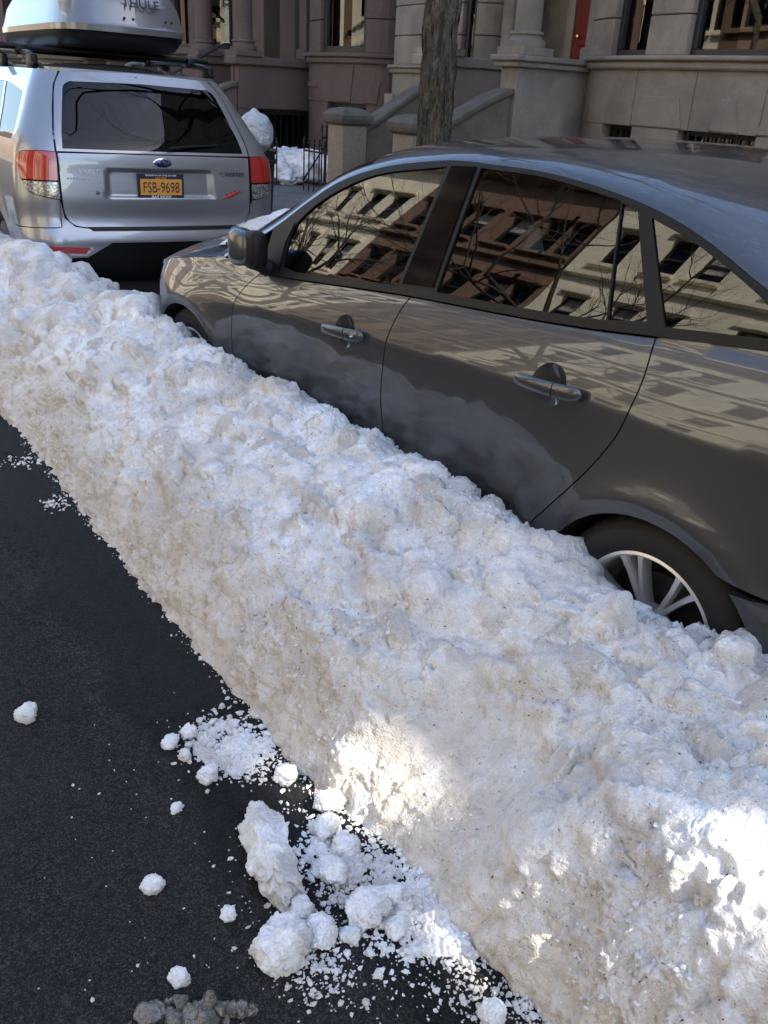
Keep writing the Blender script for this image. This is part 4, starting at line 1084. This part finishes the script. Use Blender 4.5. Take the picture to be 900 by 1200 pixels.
def column(x, y, z0, z1, r, mat, parent, square=False):
    l = parent_loc(parent); c = (x-l[0], y-l[1], -l[2])
    o = MB().lathe([(r*1.02, z0+.26), (r, z0+.3), (r*.98, z0+1.0), (r*.88, z1)], c, 'z', 28).build('column', mat, parent, True)
    MB().lathe([(r*1.42, z0+.09), (r*1.46, z0+.13), (r*1.40, z0+.17), (r*1.18, z0+.19), (r*1.14, z0+.215), (r*1.26, z0+.235), (r*1.2, z0+.265), (r*1.0, z0+.275)], c, 'z', 28).build('column_base', mat, o, True)
    MB().box(c[0]-r*1.5, c[0]+r*1.5, c[1]-r*1.5, c[1]+r*1.5, z0-l[2]-0.0, z0+.09-l[2]).build('plinth', mat, o, bevel=.006)
    return o
def cheek(xa, xb, y0, y1, za, zb, mat, parent, zfoot=0.0):
    """stoop side wall: flat top falling in a soft curve from (xb,zb) to (xa,za)"""
    l = parent_loc(parent); n = 16; V = []; F = []
    for k in range(n+1):
        t = k/n; x = xa+(xb-xa)*t; z = za+(zb-za)*(t*t*(3-2*t)*.45+t*.55)
        for y in (y0, y1):
            V += [(x-l[0], y-l[1], zfoot-l[2]), (x-l[0], y-l[1], z-l[2])]
    for k in range(n):
        a, b = 4*k, 4*k+4; F += [(a, b, b+1, a+1), (a+2, a+3, b+3, b+2), (a+1, b+1, b+3, a+3)]
    F += [(0, 1, 3, 2), (4*n, 4*n+2, 4*n+3, 4*n+1)]
    w = MB().add(V, F).build('stoop_wall', mat, parent, bevel=.01, seg=1)
    V = []; F = []
    for k in range(n+1):
        t = k/n; x = xa+(xb-xa)*t; z = za+(zb-za)*(t*t*(3-2*t)*.45+t*.55)
        for y in (y0-.05, y1+.05): V += [(x-l[0], y-l[1], z+.003-l[2]), (x-l[0], y-l[1], z+.085-l[2])]
    for k in range(n):
        a, b = 4*k, 4*k+4; F += [(a, b, b+1, a+1), (a+2, a+3, b+3, b+2), (a+1, b+1, b+3, a+3), (a, a+2, b+2, b)]
    F += [(0, 1, 3, 2), (4*n, 4*n+2, 4*n+3, 4*n+1)]
    MB().add(V, F).build('coping', m_cap, w, bevel=.02, seg=2)
    return w
def newel(x, y, z, h, mat, parent):
    l = parent_loc(parent); x -= l[0]; y -= l[1]; z -= l[2]
    o = MB().box(x-.19, x+.19, y-.19, y+.19, z, z+h-.22).build('newel', mat, parent, bevel=.01)
    V = []; F = []
    for i, (w, zz) in enumerate(((.19, h-.22), (.235, h-.19), (.25, h-.14), (.25, h-.09), (.19, h-.03), (.09, h))):
        V += [(x-w, y-w, z+zz), (x+w, y-w, z+zz), (x+w, y+w, z+zz), (x-w, y+w, z+zz)]
    for i in range(5):
        for k in range(4): F.append((i*4+k, i*4+(k+1) % 4, (i+1)*4+(k+1) % 4, (i+1)*4+k))
    F += [(0, 3, 2, 1), (20, 21, 22, 23)]
    MB().add(V, F).build('newel_cap', m_cap, o, bevel=.004, seg=1)
    return o
def steps(xa, xb, y0, y1, z0, z1, n, mat, parent):
    for k in range(n):
        xx = xa+(xb-xa)*k/n; pbox('step', xx, xb+.4, y0, y1, z0+(z1-z0)*k/n, z0+(z1-z0)*(k+1)/n, mat, parent, .01)

# ---- grey stone house with the near bow bay
hA = empty('grey_stone_house', (10, 7, 0), 'grey limestone row house with red door, columned porch and wide bow bay', 'house')
pA = Plan(bow(3.75, 9.24, 10.0, .95)[::-1] if False else bow(3.75, 9.24, 10.0, .95))
sl = 2.02
wl0, wl1 = pA.px(718, 45), pA.px(759, 45); wc0 = pA.px(806, 45); wc1 = pA.L-wc0; wr0, wr1 = pA.L-wl1, pA.L-wl0
b0, b1, b2, b3 = pA.px(705, 150), pA.px(740, 150), pA.px(795, 150), pA.px(887, 155)
for a, b in ((0, b0), (b1, b2), (b3, pA.L)): cblock('base_pier', pA, a+.001, b-.001, 0, 1.26, m_stone, hA, 0, .35)
for a, b in ((b0, b1), (b2, b3)):
    cblock('base_wall', pA, a+.002, b-.002, 0, .45, m_stone, hA, -.004, .35)
    cwindow(pA, a, b, .45, 1.262, hA, None, .18, .05, False)
    for k in range(1, int((b-a)/.11)):
        q = a+k*.11; cblock('window_bar', pA, q-.009, q+.009, .47, 1.25, m_iron, hA, -.06, .08, 0)
q = 0; nb = 7
ed = np.linspace(0, pA.L, nb+1)
for k in range(nb): cblock('stone_block', pA, ed[k]+.004, ed[k+1]-.004, 1.264, sl-.14, m_stone, hA, .0, .35, .005)
cblock('wall_core', pA, .02, pA.L-.02, 1.27, sl-.15, m_stone, hA, -.012, .3, 0)
for a0, a1 in ((740, 800), (833, 868), (890, 960)):
    qa, qb = pA.px(a0, 140), pA.px(min(a1, 899), 140)
    if qa and qb: cblock('keystone', pA, qa, qb+(.5 if a1 > 899 else 0), 1.275, 1.60, m_stone, hA, .02, .05, .008, poly=(.0, -.10))
cblock('sill_band', pA, 0, pA.L, sl-.14, sl-.055, m_stone, hA, .07, .35, .02)
cblock('sill_lip', pA, 0, pA.L, sl-.052, sl, m_stone, hA, .12, .35, .015)
cwindow(pA, wl0, wl1, sl+.002, 4.1, hA, None)
cwindow(pA, wc0, wc1, sl+.002, 4.1, hA, 2.9)
cwindow(pA, wr0, wr1, sl+.002, 4.1, hA, None)
for a, b in ((0, wl0), (wl1, wc0), (wc1, wr0), (wr1, pA.L)):
    z = sl+.003
    while z < 4.0:
        cblock('pier_block', pA, a+.002, b-.002, z, z+.405, m_stone, hA, .01, .3, .012); z += .415
cblock('upper_wall', pA, 0, pA.L, 4.16, 11.6, m_stone, hA, .012, .35)
pbox('side_wall', 10.05, 20, 3.0, 3.75, 0, 11.6, m_stone, hA)
pbox('main_wall', 10.35, 20, 3.76, 11.0, 4.3, 11.6, m_stone, hA)
# porch
pbox('porch_block', 8.25, 8.62, 8.98, 9.30, 0, 1.84, m_stone, hA, .012)
pbox('porch_side', 8.621, 10.02, 9.0, 9.30, .95, 1.84, m_stone, hA); pbox('porch_side', 8.621, 10.02, 9.0, 9.30, 0, .944, m_stone, hA)
pbox('porch_cap', 8.17, 10.0, 8.92, 9.36, 1.842, 1.905, m_stone, hA, .012); pbox('porch_cap', 8.13, 9.99, 8.88, 9.40, 1.907, 1.975, m_stone, hA, .015)
pbox('porch_block', 8.25, 10.02, 10.72, 11.0, 0, 1.84, m_stone, hA, .012); pbox('porch_cap', 8.15, 9.99, 10.66, 11.06, 1.842, 1.972, m_stone, hA, .012)
column(8.48, 9.14, 1.976, 4.2, .165, m_stone, hA); column(8.48, 10.86, 1.974, 4.2, .165, m_stone, hA)
pbox('pilaster', 9.66, 10.0, 9.02, 9.29, 1.976, 4.2, m_stone, hA, .015); pbox('pilaster_base', 9.62, 9.98, 8.98, 9.33, 1.977, 2.14, m_stone, hA, .02)
pbox('pilaster', 9.66, 10.0, 10.74, 10.98, 1.974, 4.2, m_stone, hA, .015)
pbox('landing', 8.63, 10.4, 9.305, 10.715, 0, 1.20, m_stone, hA)
pbox('porch_lintel', 8.2, 10.3, 8.95, 11.05, 4.21, 4.7, m_stone, hA, .02)
steps(7.1, 8.62, 9.33, 10.70, G0, 1.20, 7, m_stone, hA)
pbox('porch_wall', 10.42, 10.7, 9.305, 10.98, 1.2, 4.2, m_stone, hA)
dr = pbox('door', 10.30, 10.40, 9.36, 10.14, 1.21, 3.7, m_reddoor, hA, .01)
for za, zb in ((1.35, 2.05), (2.2, 3.5)): pbox('door_panel', 10.285, 10.30, 9.46, 10.04, za, zb, m_reddoor, dr, .012)
kb = MB().lathe([(0, 0), (.03, .012), (.03, .035), (.012, .045), (.012, .07)], (0, 0, 0), 'x', 16).build('door_knob', m_brass, dr, True); kb.location = Vector((10.225, 10.02, 2.32))-parent_loc(dr)
pbox('jamb', 10.28, 10.41, 10.15, 10.30, 1.21, 3.7, m_stone, hA)
cheek(6.95, 8.24, 9.05, 9.27, 1.02, 1.52, m_stoop, hA); cheek(7.1, 8.24, 10.74, 10.96, .95, 1.52, m_stoop, hA)
newel(6.86, 9.16, 0, 1.26, m_tan, hA); newel(7.0, 10.87, 0, 1.27, m_tan, hA)

# ---- second grey stone house, bay behind the street tree
hB = empty('grey_stone_house', (10, 12.4, 0), 'grey limestone house bay behind the street tree, beside the brown house', 'house')
pB = Plan(bow(11.0, 13.62, 10.0, .75)); slb = 1.88
cblock('base_wall', pB, 0, pB.L, 0, slb-.12, m_stone, hB, 0, .35)
cblock('sill_band', pB, 0, pB.L, slb-.118, slb-.05, m_stone, hB, .06, .3, .015); cblock('sill_lip', pB, 0, pB.L, slb-.048, slb, m_stone, hB, .10, .3, .012)
qs = [pB.px(p, 50) or d for p, d in ((453, .25), (463, .5), (497, .9), (534, 2.0), (541, 2.3), (556, 2.9))]
qs = sorted(qs)
for a, b in ((qs[0], qs[1]), (qs[2], qs[3]), (qs[4], qs[5])): cwindow(pB, a, b, slb+.002, 3.9, hB, None)
for a, b in ((0, qs[0]), (qs[1], qs[2]), (qs[3], qs[4]), (qs[5], pB.L)):
    z = slb+.003
    while z < 3.9:
        cblock('pier_block', pB, a+.002, b-.002, z, z+.405, m_stone, hB, .01, .3, .012); z += .415
cblock('upper_wall', pB, 0, pB.L, 3.96, 11.6, m_stone, hB, .012, .35)
pbox('main_wall', 10.35, 20, 11.02, 13.66, 0, 11.6, m_stone, hB)
pbox('keystone', 9.235, 9.27, 13.0, 13.25, 1.1, 1.45, m_stone, hB)

# ---- brown house
hC = empty('brownstone_house', (10, 16, 0), 'dark brown stone house with bow bay, pale window blind and columned stoop', 'house')
pC = Plan(bow(13.66, 16.35, 10.0, .75)); slc = 2.05
l0, l1 = pC.px(383, 150), pC.px(428, 150)
l0, l1 = sorted((l0, l1))
for a, b in ((0, l0), (l1, pC.L)): cblock('base_pier', pC, a, b, 0, 1.25, m_brown, hC, 0, .35)
cblock('base_wall', pC, l0, l1, 0, .4, m_brown, hC, -.004, .35); cwindow(pC, l0, l1, .4, 1.25, hC, None, .16, .06, False)
cblock('stone_course', pC, 0, pC.L, 1.252, slc-.17, m_brown, hC, .012, .35)
for (a, b, za, zb, tp) in ((358, 373, 1.48, 1.58, 0), (388, 412, 1.27, 1.84, .06), (428, 443, 1.27, 1.6, .05)):
    qa, qb = sorted((pC.px(a, 100), pC.px(b, 100)))
    cblock('keystone', pC, qa, qb, za, zb, m_brown, hC, .035, .05, .01, poly=(0, tp))
cblock('sill_band', pC, 0, pC.L, slc-.168, slc-.07, m_brown, hC, .07, .35, .02); cblock('sill_lip', pC, 0, pC.L, slc-.068, slc, m_brown, hC, .11, .35, .012)
w0, w1 = sorted((pC.px(376, 40), pC.px(429, 40))); cwindow(pC, w0, w1, slc+.002, 4.1, hC, 2.16, .12, .10)
for a, b in ((0, w0), (w1, pC.L)):
    z = slc+.003
    while z < 4.1:
        cblock('pier_block', pC, a+.002, b-.002, z, z+.505, m_brown, hC, .01, .3, .012); z += .515
cblock('upper_wall', pC, 0, pC.L, 4.18, 11.6, m_brown, hC, .012, .35)
pbox('main_wall', 10.35, 20, 13.68, 20.4, 0, 11.6, m_brown, hC)
pbox('porch_side', 8.15, 10.02, 16.45, 16.75, 1.05, 1.78, m_brown, hC, .012)
pbox('porch_side', 8.15, 8.45, 16.45, 16.75, 0, 1.046, m_brown, hC, .012)
pbox('porch_cap', 8.05, 10.0, 16.37, 16.83, 1.783, 1.93, m_brown, hC, .025)
column(8.35, 16.6, 1.931, 4.2, .17, m_brown, hC); pbox('pilaster', 9.6, 9.98, 16.47, 16.73, 1.931, 4.2, m_brown, hC, .015); pbox('pilaster_base', 9.55, 9.97, 16.43, 16.77, 1.932, 2.12, m_brown, hC, .02)
pbox('porch_side', 8.15, 10.02, 18.15, 18.45, 0, 1.78, m_brown, hC, .012); pbox('porch_cap', 8.05, 10.0, 18.08, 18.52, 1.783, 1.93, m_brown, hC, .025)
column(8.35, 18.3, 1.931, 4.2, .17, m_brown, hC); pbox('pilaster', 9.6, 9.98, 18.17, 18.43, 1.931, 4.2, m_brown, hC, .015)
pbox('porch_lintel', 8.2, 10.3, 16.4, 18.5, 4.21, 4.7, m_brown, hC, .02)
pbox('landing', 8.46, 10.34, 16.76, 18.14, .95, 1.2, m_brown, hC); pbox('door', 10.25, 10.34, 16.85, 18.05, 1.21, 4.0, m_frame, hC)
kb = MB().lathe([(0, 0), (.03, .012), (.03, .035), (.012, .05)], (0, 0, 0), 'x', 12).build('door_knob', m_brass, hC, True); kb.location = Vector((10.19, 17.1, 2.3))-parent_loc(hC)
pbox('cellar_door', 9.9, 9.96, 16.76, 18.1, 0, .94, m_room, hC)
for k in range(11): pbox('gate_bar', 8.52+k*.135, 8.54+k*.135, 16.48, 16.50, .05, 1.03, m_iron, hC, 0)
cheek(6.6, 8.14, 16.47, 16.73, .80, 1.42, m_brown, hC); cheek(6.6, 8.14, 18.17, 18.43, .80, 1.42, m_brown, hC)
steps(6.9, 8.46, 16.76, 18.14, G0, 1.2, 7, m_brown, hC)
rl_ = MB().tube([(-3.1, .60, 1.55), (-2.05, .60, 2.10), (-1.7, .60, 2.10)], .022, 8).build('handrail', m_iron, hC, True)
for x, z in ((-2.9, 1.66), (-1.85, 2.1)): MB().tube([(x, .60, 1.2), (x, .60, z)], .016, 8).build('baluster', m_iron, rl_, True)
# beyond: two more houses of the row
def far_house(y0, y1, mat, label):
    h = empty('row_house', (10, y0, 0), label, 'house')
    pbox('main_wall', 10.3, 20, y0, y1, 0, 11.6, mat, h); pl = Plan(bow(y0+.1, y0+3.0, 10.3, .9)); ss = 2.0
    cblock('base_wall', pl, 0, pl.L, 0, ss, mat, h, 0, .3); cblock('sill_band', pl, 0, pl.L, ss+.002, ss+.15, mat, h, .08, .3, .02)
    m = pl.L/2
    for a, b in ((.2, m-.85), (m-.5, m+.5), (m+.85, pl.L-.2)): cwindow(pl, a, b, ss+.16, 4.2, h, 3.0)
    for a, b in ((0, .2), (m-.85, m-.5), (m+.5, m+.85), (pl.L-.2, pl.L)): cblock('pier', pl, a+.002, b-.002, ss+.153, 4.2, mat, h, .01, .3, .01)
    cblock('upper_wall', pl, 0, pl.L, 4.21, 11.6, mat, h, .01, .3)
    for yy in (y0+3.4, y0+5.1):
        pbox('porch_side', 8.3, 10.29, yy-.15, yy+.15, 0, 1.8, mat, h); pbox('porch_cap', 8.2, 10.28, yy-.22, yy+.22, 1.803, 1.95, mat, h, .02); column(8.5, yy, 1.951, 4.2, .18, mat, h); cheek(6.7, 8.29, yy-.12, yy+.12, .8, 1.4, mat, h)
    pbox('porch_lintel', 8.3, 10.29, y0+3.2, y0+5.3, 4.21, 4.7, mat, h); pbox('landing', 8.5, 10.29, y0+3.56, y0+4.94, .9, 1.2, mat, h); pbox('door', 10.2, 10.28, y0+3.7, y0+4.8, 1.21, 3.9, m_frame, h)
far_house(20.45, 26.4, m_brown, 'brown row house past the brownstone, porch columns seen over the SUV')
far_house(26.45, 32.4, m_tan, 'tan stone row house seen above the left side of the SUV')
far_house(32.45, 38.4, m_tan, 'farthest tan stone row house at the left picture edge')
# out of frame on the right: the row goes on; an unseen wall is added on the next roof to shape the sun
hD = empty('row_house', (10, 0, 0), 'stone apartment house right of the picture, with an added roof wall pierced to make sun spots', 'house')
pbox('main_wall', 10, 20, -34.5, 2.98, 0, 9.0, m_stone, hD)
spots = []
for (px, py, z, w, h) in ((447, 905, .13, .27, .27), (898, 1030, .38, .30, .24)):
    p = on_ground(px, py, z); t = (10.0-p[0])/sun_dir.x; q = p+np.array(sun_dir[:])*t; spots.append((q[1], q[2], w, h))
# added sun mask: opened only where sun spots should land, built from the pieces between
yy = sorted(set([-34.5, 2.98]+[v for s in spots for v in (s[0]-s[2]/2, s[0]+s[2]/2)]))
for a, b in zip(yy[:-1], yy[1:]):
    m = (a+b)/2; hs = sorted([(s[1]-s[3]/2, s[1]+s[3]/2) for s in spots if abs(m-s[0]) < s[2]/2]); z = 9.002
    for (za, zb) in hs:
        if za > z: pbox('sun_mask_wall', 10, 10.06, a, b, z, za, m_stone, hD, 0)
        z = max(z, zb)
    pbox('sun_mask_wall', 10, 10.06, a, b, z, 20.5, m_stone, hD, 0)
hE = empty('row_house', (10, -40, 0), 'plain stone row houses behind the viewer on the same side', 'house')
pbox('main_wall', 10, 20, -60, -34.52, 0, 14, m_stone, hE)
hF = empty('row_house', (10, 38.5, 0), 'brown row houses at the far end of the street', 'house')
pbox('main_wall', 9.6, 20, 38.45, 120, 0, 11.6, m_brown, hF)

# ------------------------------------------------------------------ houses across the street (seen in the car's windows and paint)
def across(y0, y1, mat, trim, label, H=14.6):
    h = empty('facing_house', (-12, y0, 0), label, 'house')
    yc = (y0+y1)/2; wdt = y1-y0
    pbox('party_wall', -22, -12.5, y0+.01, y1-.01, 0, H-.3, mat, h, 0)
    bays = [y0+wdt*.18, y0+wdt*.42, y0+wdt*.78]; ww = .44
    storeys = [(.9, 2.4), (4.1, 6.2), (7.5, 9.2), (10.6, 12.2)]
    ysq = [y0]+[v for b in bays for v in (b-ww, b+ww)]+[y1]
    for i in range(0, len(ysq), 2): pbox('pier', -12.45, -12.0, ysq[i]+.005, ysq[i+1]-.005, 0, H-.8, mat, h, 0)
    zz = 0.0
    for b in bays:
        zc = 0.0
        for (za, zb) in storeys:
            pbox('spandrel', -12.44, -12.01, b-ww, b+ww, zc, za, mat, h, 0); zc = zb
            win = pbox('window', -12.30, -12.25, b-ww, b+ww, za, zb, m_gloss, h, 0)
            for (a, c, d, e) in ((b-ww, b-ww+.09, za, zb), (b+ww-.09, b+ww, za, zb), (b-ww+.09, b+ww-.09, (za+zb)/2-.05, (za+zb)/2+.05), (b-ww+.09, b+ww-.09, zb-.09, zb), (b-ww+.09, b+ww-.09, za, za+.09)):
                pbox('frame', -12.25, -12.18, a, c, d, e, m_frame, win, 0)
            if random.random() < .5: pbox('shade', -12.249, -12.235, b-ww+.09, b+ww-.09, zb-.09-random.uniform(.3, 1.1), zb-.09, m_blind, win, 0)
            pbox('sill', -12.0, -11.82, b-ww-.12, b+ww+.12, za-.16, za, trim, h, .02); pbox('lintel', -12.0, -11.85, b-ww-.16, b+ww+.16, zb, zb+.28, trim, h, .03)
        pbox('spandrel', -12.44, -12.01, b-ww, b+ww, zc, H-.8, mat, h, 0)
    for z in (3.1, 6.95, 9.95): pbox('belt_course', -12.0, -11.80, y0, y1, z, z+.22, trim, h, .03)
    pbox('cornice', -12.3, -11.45, y0, y1, H-.8, H-.45, trim, h, .05); pbox('cornice', -12.3, -11.2, y0, y1, H-.45, H, trim, h, .05)
yv = [-38, -32, -26, -20, -14, -8, -2, 4, 10, 15.8, 19.8, 23.6, 29, 35, 41, 47]
mats = [m_far_brown, m_far_cream, m_far_brown, m_far_brown, m_far_cream, m_far_cream, m_far_brown, m_far_cream, m_far_cream, m_far_brown, m_far_brown, m_far_cream, m_far_cream, m_far_brown, m_far_cream]
ordn = ['first', 'second', 'third', 'fourth', 'fifth', 'sixth', 'seventh', 'eighth', 'ninth', 'tenth', 'eleventh', 'twelfth', 'thirteenth', 'fourteenth', 'fifteenth']
for i in range(15):
    nm = 'cream' if mats[i] is m_far_cream else 'brown'
    across(yv[i], yv[i+1], mats[i], mats[i], ('%s stone house across the street mirrored in the sedan, %s of the facing row' if 6 < i < 14 else '%s stone house across the street, %s of the facing row counted from behind') % (nm, ordn[i]))
hG = empty('facing_house', (-12, 47, 0), 'brown houses closing the far end of the facing row', 'house')
pbox('main_wall', -22, -12, 47.05, 120, 0, 14, m_far_brown, hG)
# ------------------------------------------------------------------ trees
m_bark = material('bark', (.115, .090, .066), .9, var=[(9, .9, (.035, .027, .020), 6, .42, .58), (30, .6, (.21, .18, .14), 4, .52, .7), (4, .4, (.10, .11, .075), 4)], bump=[(10, 1.0, .08), (34, .9, .03)], stretch=(2.4, 2.4, .75))
m_twig = material('twig', (.055, .042, .034), .9)
def tree(loc, seed, label, r0=.13, lean=(0, 0), H=3.2, spread=1.0, cat='tree'):
    rg = np.random.default_rng(seed); t = empty('street_tree', loc, label, cat, 'bare street trees')
    n, m = 180, 96; P = np.zeros((n, m+1, 3)); zz = np.linspace(-.1, H, n)
    for i, z in enumerate(zz):
        r = r0*(1.0-.10*z/H)*(1+.45*math.exp(-max(z, 0)*4))
        a = np.linspace(0, 2*math.pi, m+1); q = np.stack([np.cos(a)*2.2, np.sin(a)*2.2, np.full(m+1, z*.9)], -1)
        rr = r*(1+.05*noise3(q*.6, seed))+.045*r0/.13*(np.abs(noise3(q*np.array([3.2, 3.2, 2.4]), seed+2))-.25)+.016*noise3(q*np.array([7, 7, 5]), seed+3)
        P[i] = np.stack([lean[0]*z+.02*math.sin(z*2+seed)+rr*np.cos(a), lean[1]*z+rr*np.sin(a), np.full(m+1, z)], -1)
    link('trunk', grid_mesh('trunk', P), m_bark, t)
    mb = MB()
    def grow(p, d, L, r, lvl):
        k = 5; pts = [p]; rad = [r]; q = p; dd = d
        for i in range(k):
            dd = (dd+Vector(rg.normal(size=3))*.16+Vector((0, 0, .05))).normalized(); q = q+dd*L/k; pts.append(q); rad.append(r*(1-.55*(i+1)/k))
        mb.tube(pts, rad, 7 if lvl < 2 else 4, False)
        if lvl >= 4: return
        for i in range(int((3, 4, 4, 4)[lvl])):
            j = rg.integers(2, k+1); ax = Vector(rg.normal(size=3)).normalized(); nd = (dd+ax*rg.uniform(.55, 1.05)*spread).normalized()
            grow(pts[j], nd, L*rg.uniform(.55, .8), rad[j]*rg.uniform(.55, .85), lvl+1)
    top = Vector((lean[0]*H, lean[1]*H, H-.1))
    for k in range(4):
        a = k*1.57+rg.uniform(-.4, .4); grow(top, Vector((math.cos(a)*.7, math.sin(a)*.7, .9)).normalized(), 2.6*rg.uniform(.8, 1.2), r0*.62, 0)
    mb.build('crown', m_twig, t, True)
    return t
p = on_x(524, 160, 4.35)
tree((4.36, 5.52, .05), 3, 'rough-barked street tree trunk rising behind the sedan roof', .120, (.0, .045), 3.4)
tree((-7.0, 17.5, .2), 21, 'bare tree on the facing pavement, mirrored in the front door window', .15, (.02, .02), 3.6, 1.1)
tree((-7.0, 9.5, .2), 33, 'bare tree on the facing pavement, mirrored in the rear door window', .15, (.0, -.02), 3.6, 1.1)
tree((4.3, -10.5, .07), 58, 'bare street tree on the near pavement behind the viewer', .15, (.0, .0), 3.6, 1.1)
tree((-7.2, -3.0, .2), 47, 'bare tree on the facing pavement behind the viewer', .16, (.0, .0), 3.6, 1.1)
# ------------------------------------------------------------------ iron fences
def fence(x, y0, y1, z0, z1, label, lean=0.0):
    f = empty('iron_fence', (x, y0, z0), label, 'fence', 'iron railings of the front yards')
    n = max(2, int(round((y1-y0)/.135))); h = z1-z0
    for k in range(n+1):
        y = (y1-y0)*k/n
        b = MB().tube([(0, y, 0), (0, y, h-.05)], .011, 6).build('picket', m_iron, f)
        MB().lathe([(.004, h-.055), (.022, h-.03), (.012, h-.01), (.018, h+.01), (.0, h+.06)], (0, y, 0), 'z', 8).build('finial', m_iron, b, True)
    for z in (.09, h-.13): MB().box(-.012, .012, 0, y1-y0, z-.012, z+.012).build('rail', m_iron, f)
    return f
f1 = fence(7.0, 11.30, 12.02, .10, .78, 'black iron railing beside the stone gate pillar')
MB().tube([(0, .72, .15), (-.05, .1, .62)], .012, 6).build('brace', m_iron, f1)
fence(7.0, 12.85, 13.9, .08, .72, 'black iron railing right of the refuse bin')
gt = fence(7.35, 12.1, 12.6, .08, .95, 'open iron gate with curled handle standing in front of snow'); gt.rotation_euler = (0, 0, -1.1)
# ------------------------------------------------------------------ refuse bin and bag
m_bin = material('bin_plastic', (.012, .012, .014), .5)
m_bag = material('white_bag', (.62, .64, .66), .35, var=[(6, .7, (.36, .38, .42), 5)], bump=[(14, .9, .05), (40, .5, .015)])
m_bag.node_tree.nodes['Principled BSDF'].inputs['Transmission Weight'].default_value = .15
bx = empty('refuse_bin', (5.3, 10.26, .07), 'black refuse bin standing on the pavement behind the SUV', 'bin')
MB().lathe([(.0, .01), (.20, .01), (.235, .66), (.25, .67), (.25, .70), (.225, .70), (.19, .05), (0, .05)], (0, 0, 0), 'z', 28).build('tub', m_bin, bx, True)
MB().lathe([(.243, .56), (.256, .57), (.256, .60), (.243, .61)], (0, 0, 0), 'z', 28).build('rim_band', m_bin, bx, True)
V, F = superblob((0, 0, 0), (.205, .205, .225), .92, None, 40, 64)
V = np.array(V); n = V/(np.linalg.norm(V, axis=1)[:, None]+1e-9); tp = np.clip(n[:, 2]-.965, 0, 1)*2.2
V = V*(1+.05*np.abs(noise3(n*np.array([5, 5, 1.6]), 7))+.05*noise3(n*2.2, 8)+.02*noise3(n*9, 9))[:, None]; V[:, 2] += tp*.55; V[:, :2] *= (1-tp*4).clip(.5, 1)[:, None]
bag = MB().add(V, F).build('refuse_bag', m_bag, None, True); bag.location = (5.3, 10.26, .965)
tag(bag, 'stuffed white plastic refuse bag with a knotted top on the black bin', 'bag')
# ------------------------------------------------------------------ snow on the far pavement
heaps = [(345, 186, 8.2, (.9, .75, .27), 'tall heap of clean snow in the yard behind the iron railing'), (375, 178, 8.0, (.45, .5, .30), 'snow heap behind the railing next to the stone gate pillar'),
         (330, 204, 7.35, (.34, .42, .16), 'low smooth snow mound in front of the yard gap'), (312, 190, 7.6, (.5, .55, .22), 'snow heap behind the railing beside the refuse bin')]
for i, (px, py, x, sz, lab) in enumerate(heaps):
    p = on_x(px, py, x); tag(lump('snow_heap', sz, 200+i, m_chunk, .45, sub=5, loc=(p[0], p[1], .06), facet=0), lab, 'snow heap', 'snow heaps in the front yards')
for i, (px, py, x, sz, lab) in enumerate([(318, 246, 4.0, (.42, 1.1, .17), 'kerbside snow ridge between the SUV and the pavement'), (240, 290, 3.9, (.4, 1.5, .2), 'kerbside snow ridge hidden behind the sedan bonnet')]):
    p = on_x(px, py, x); tag(lump('snow_ridge', sz, 230+i, m_chunk, .3, sub=5, loc=(p[0], p[1], -.05), facet=0), lab, 'snow ridge')
# far-side ploughed ridge and parked-car lane across the street: closes the road on the left
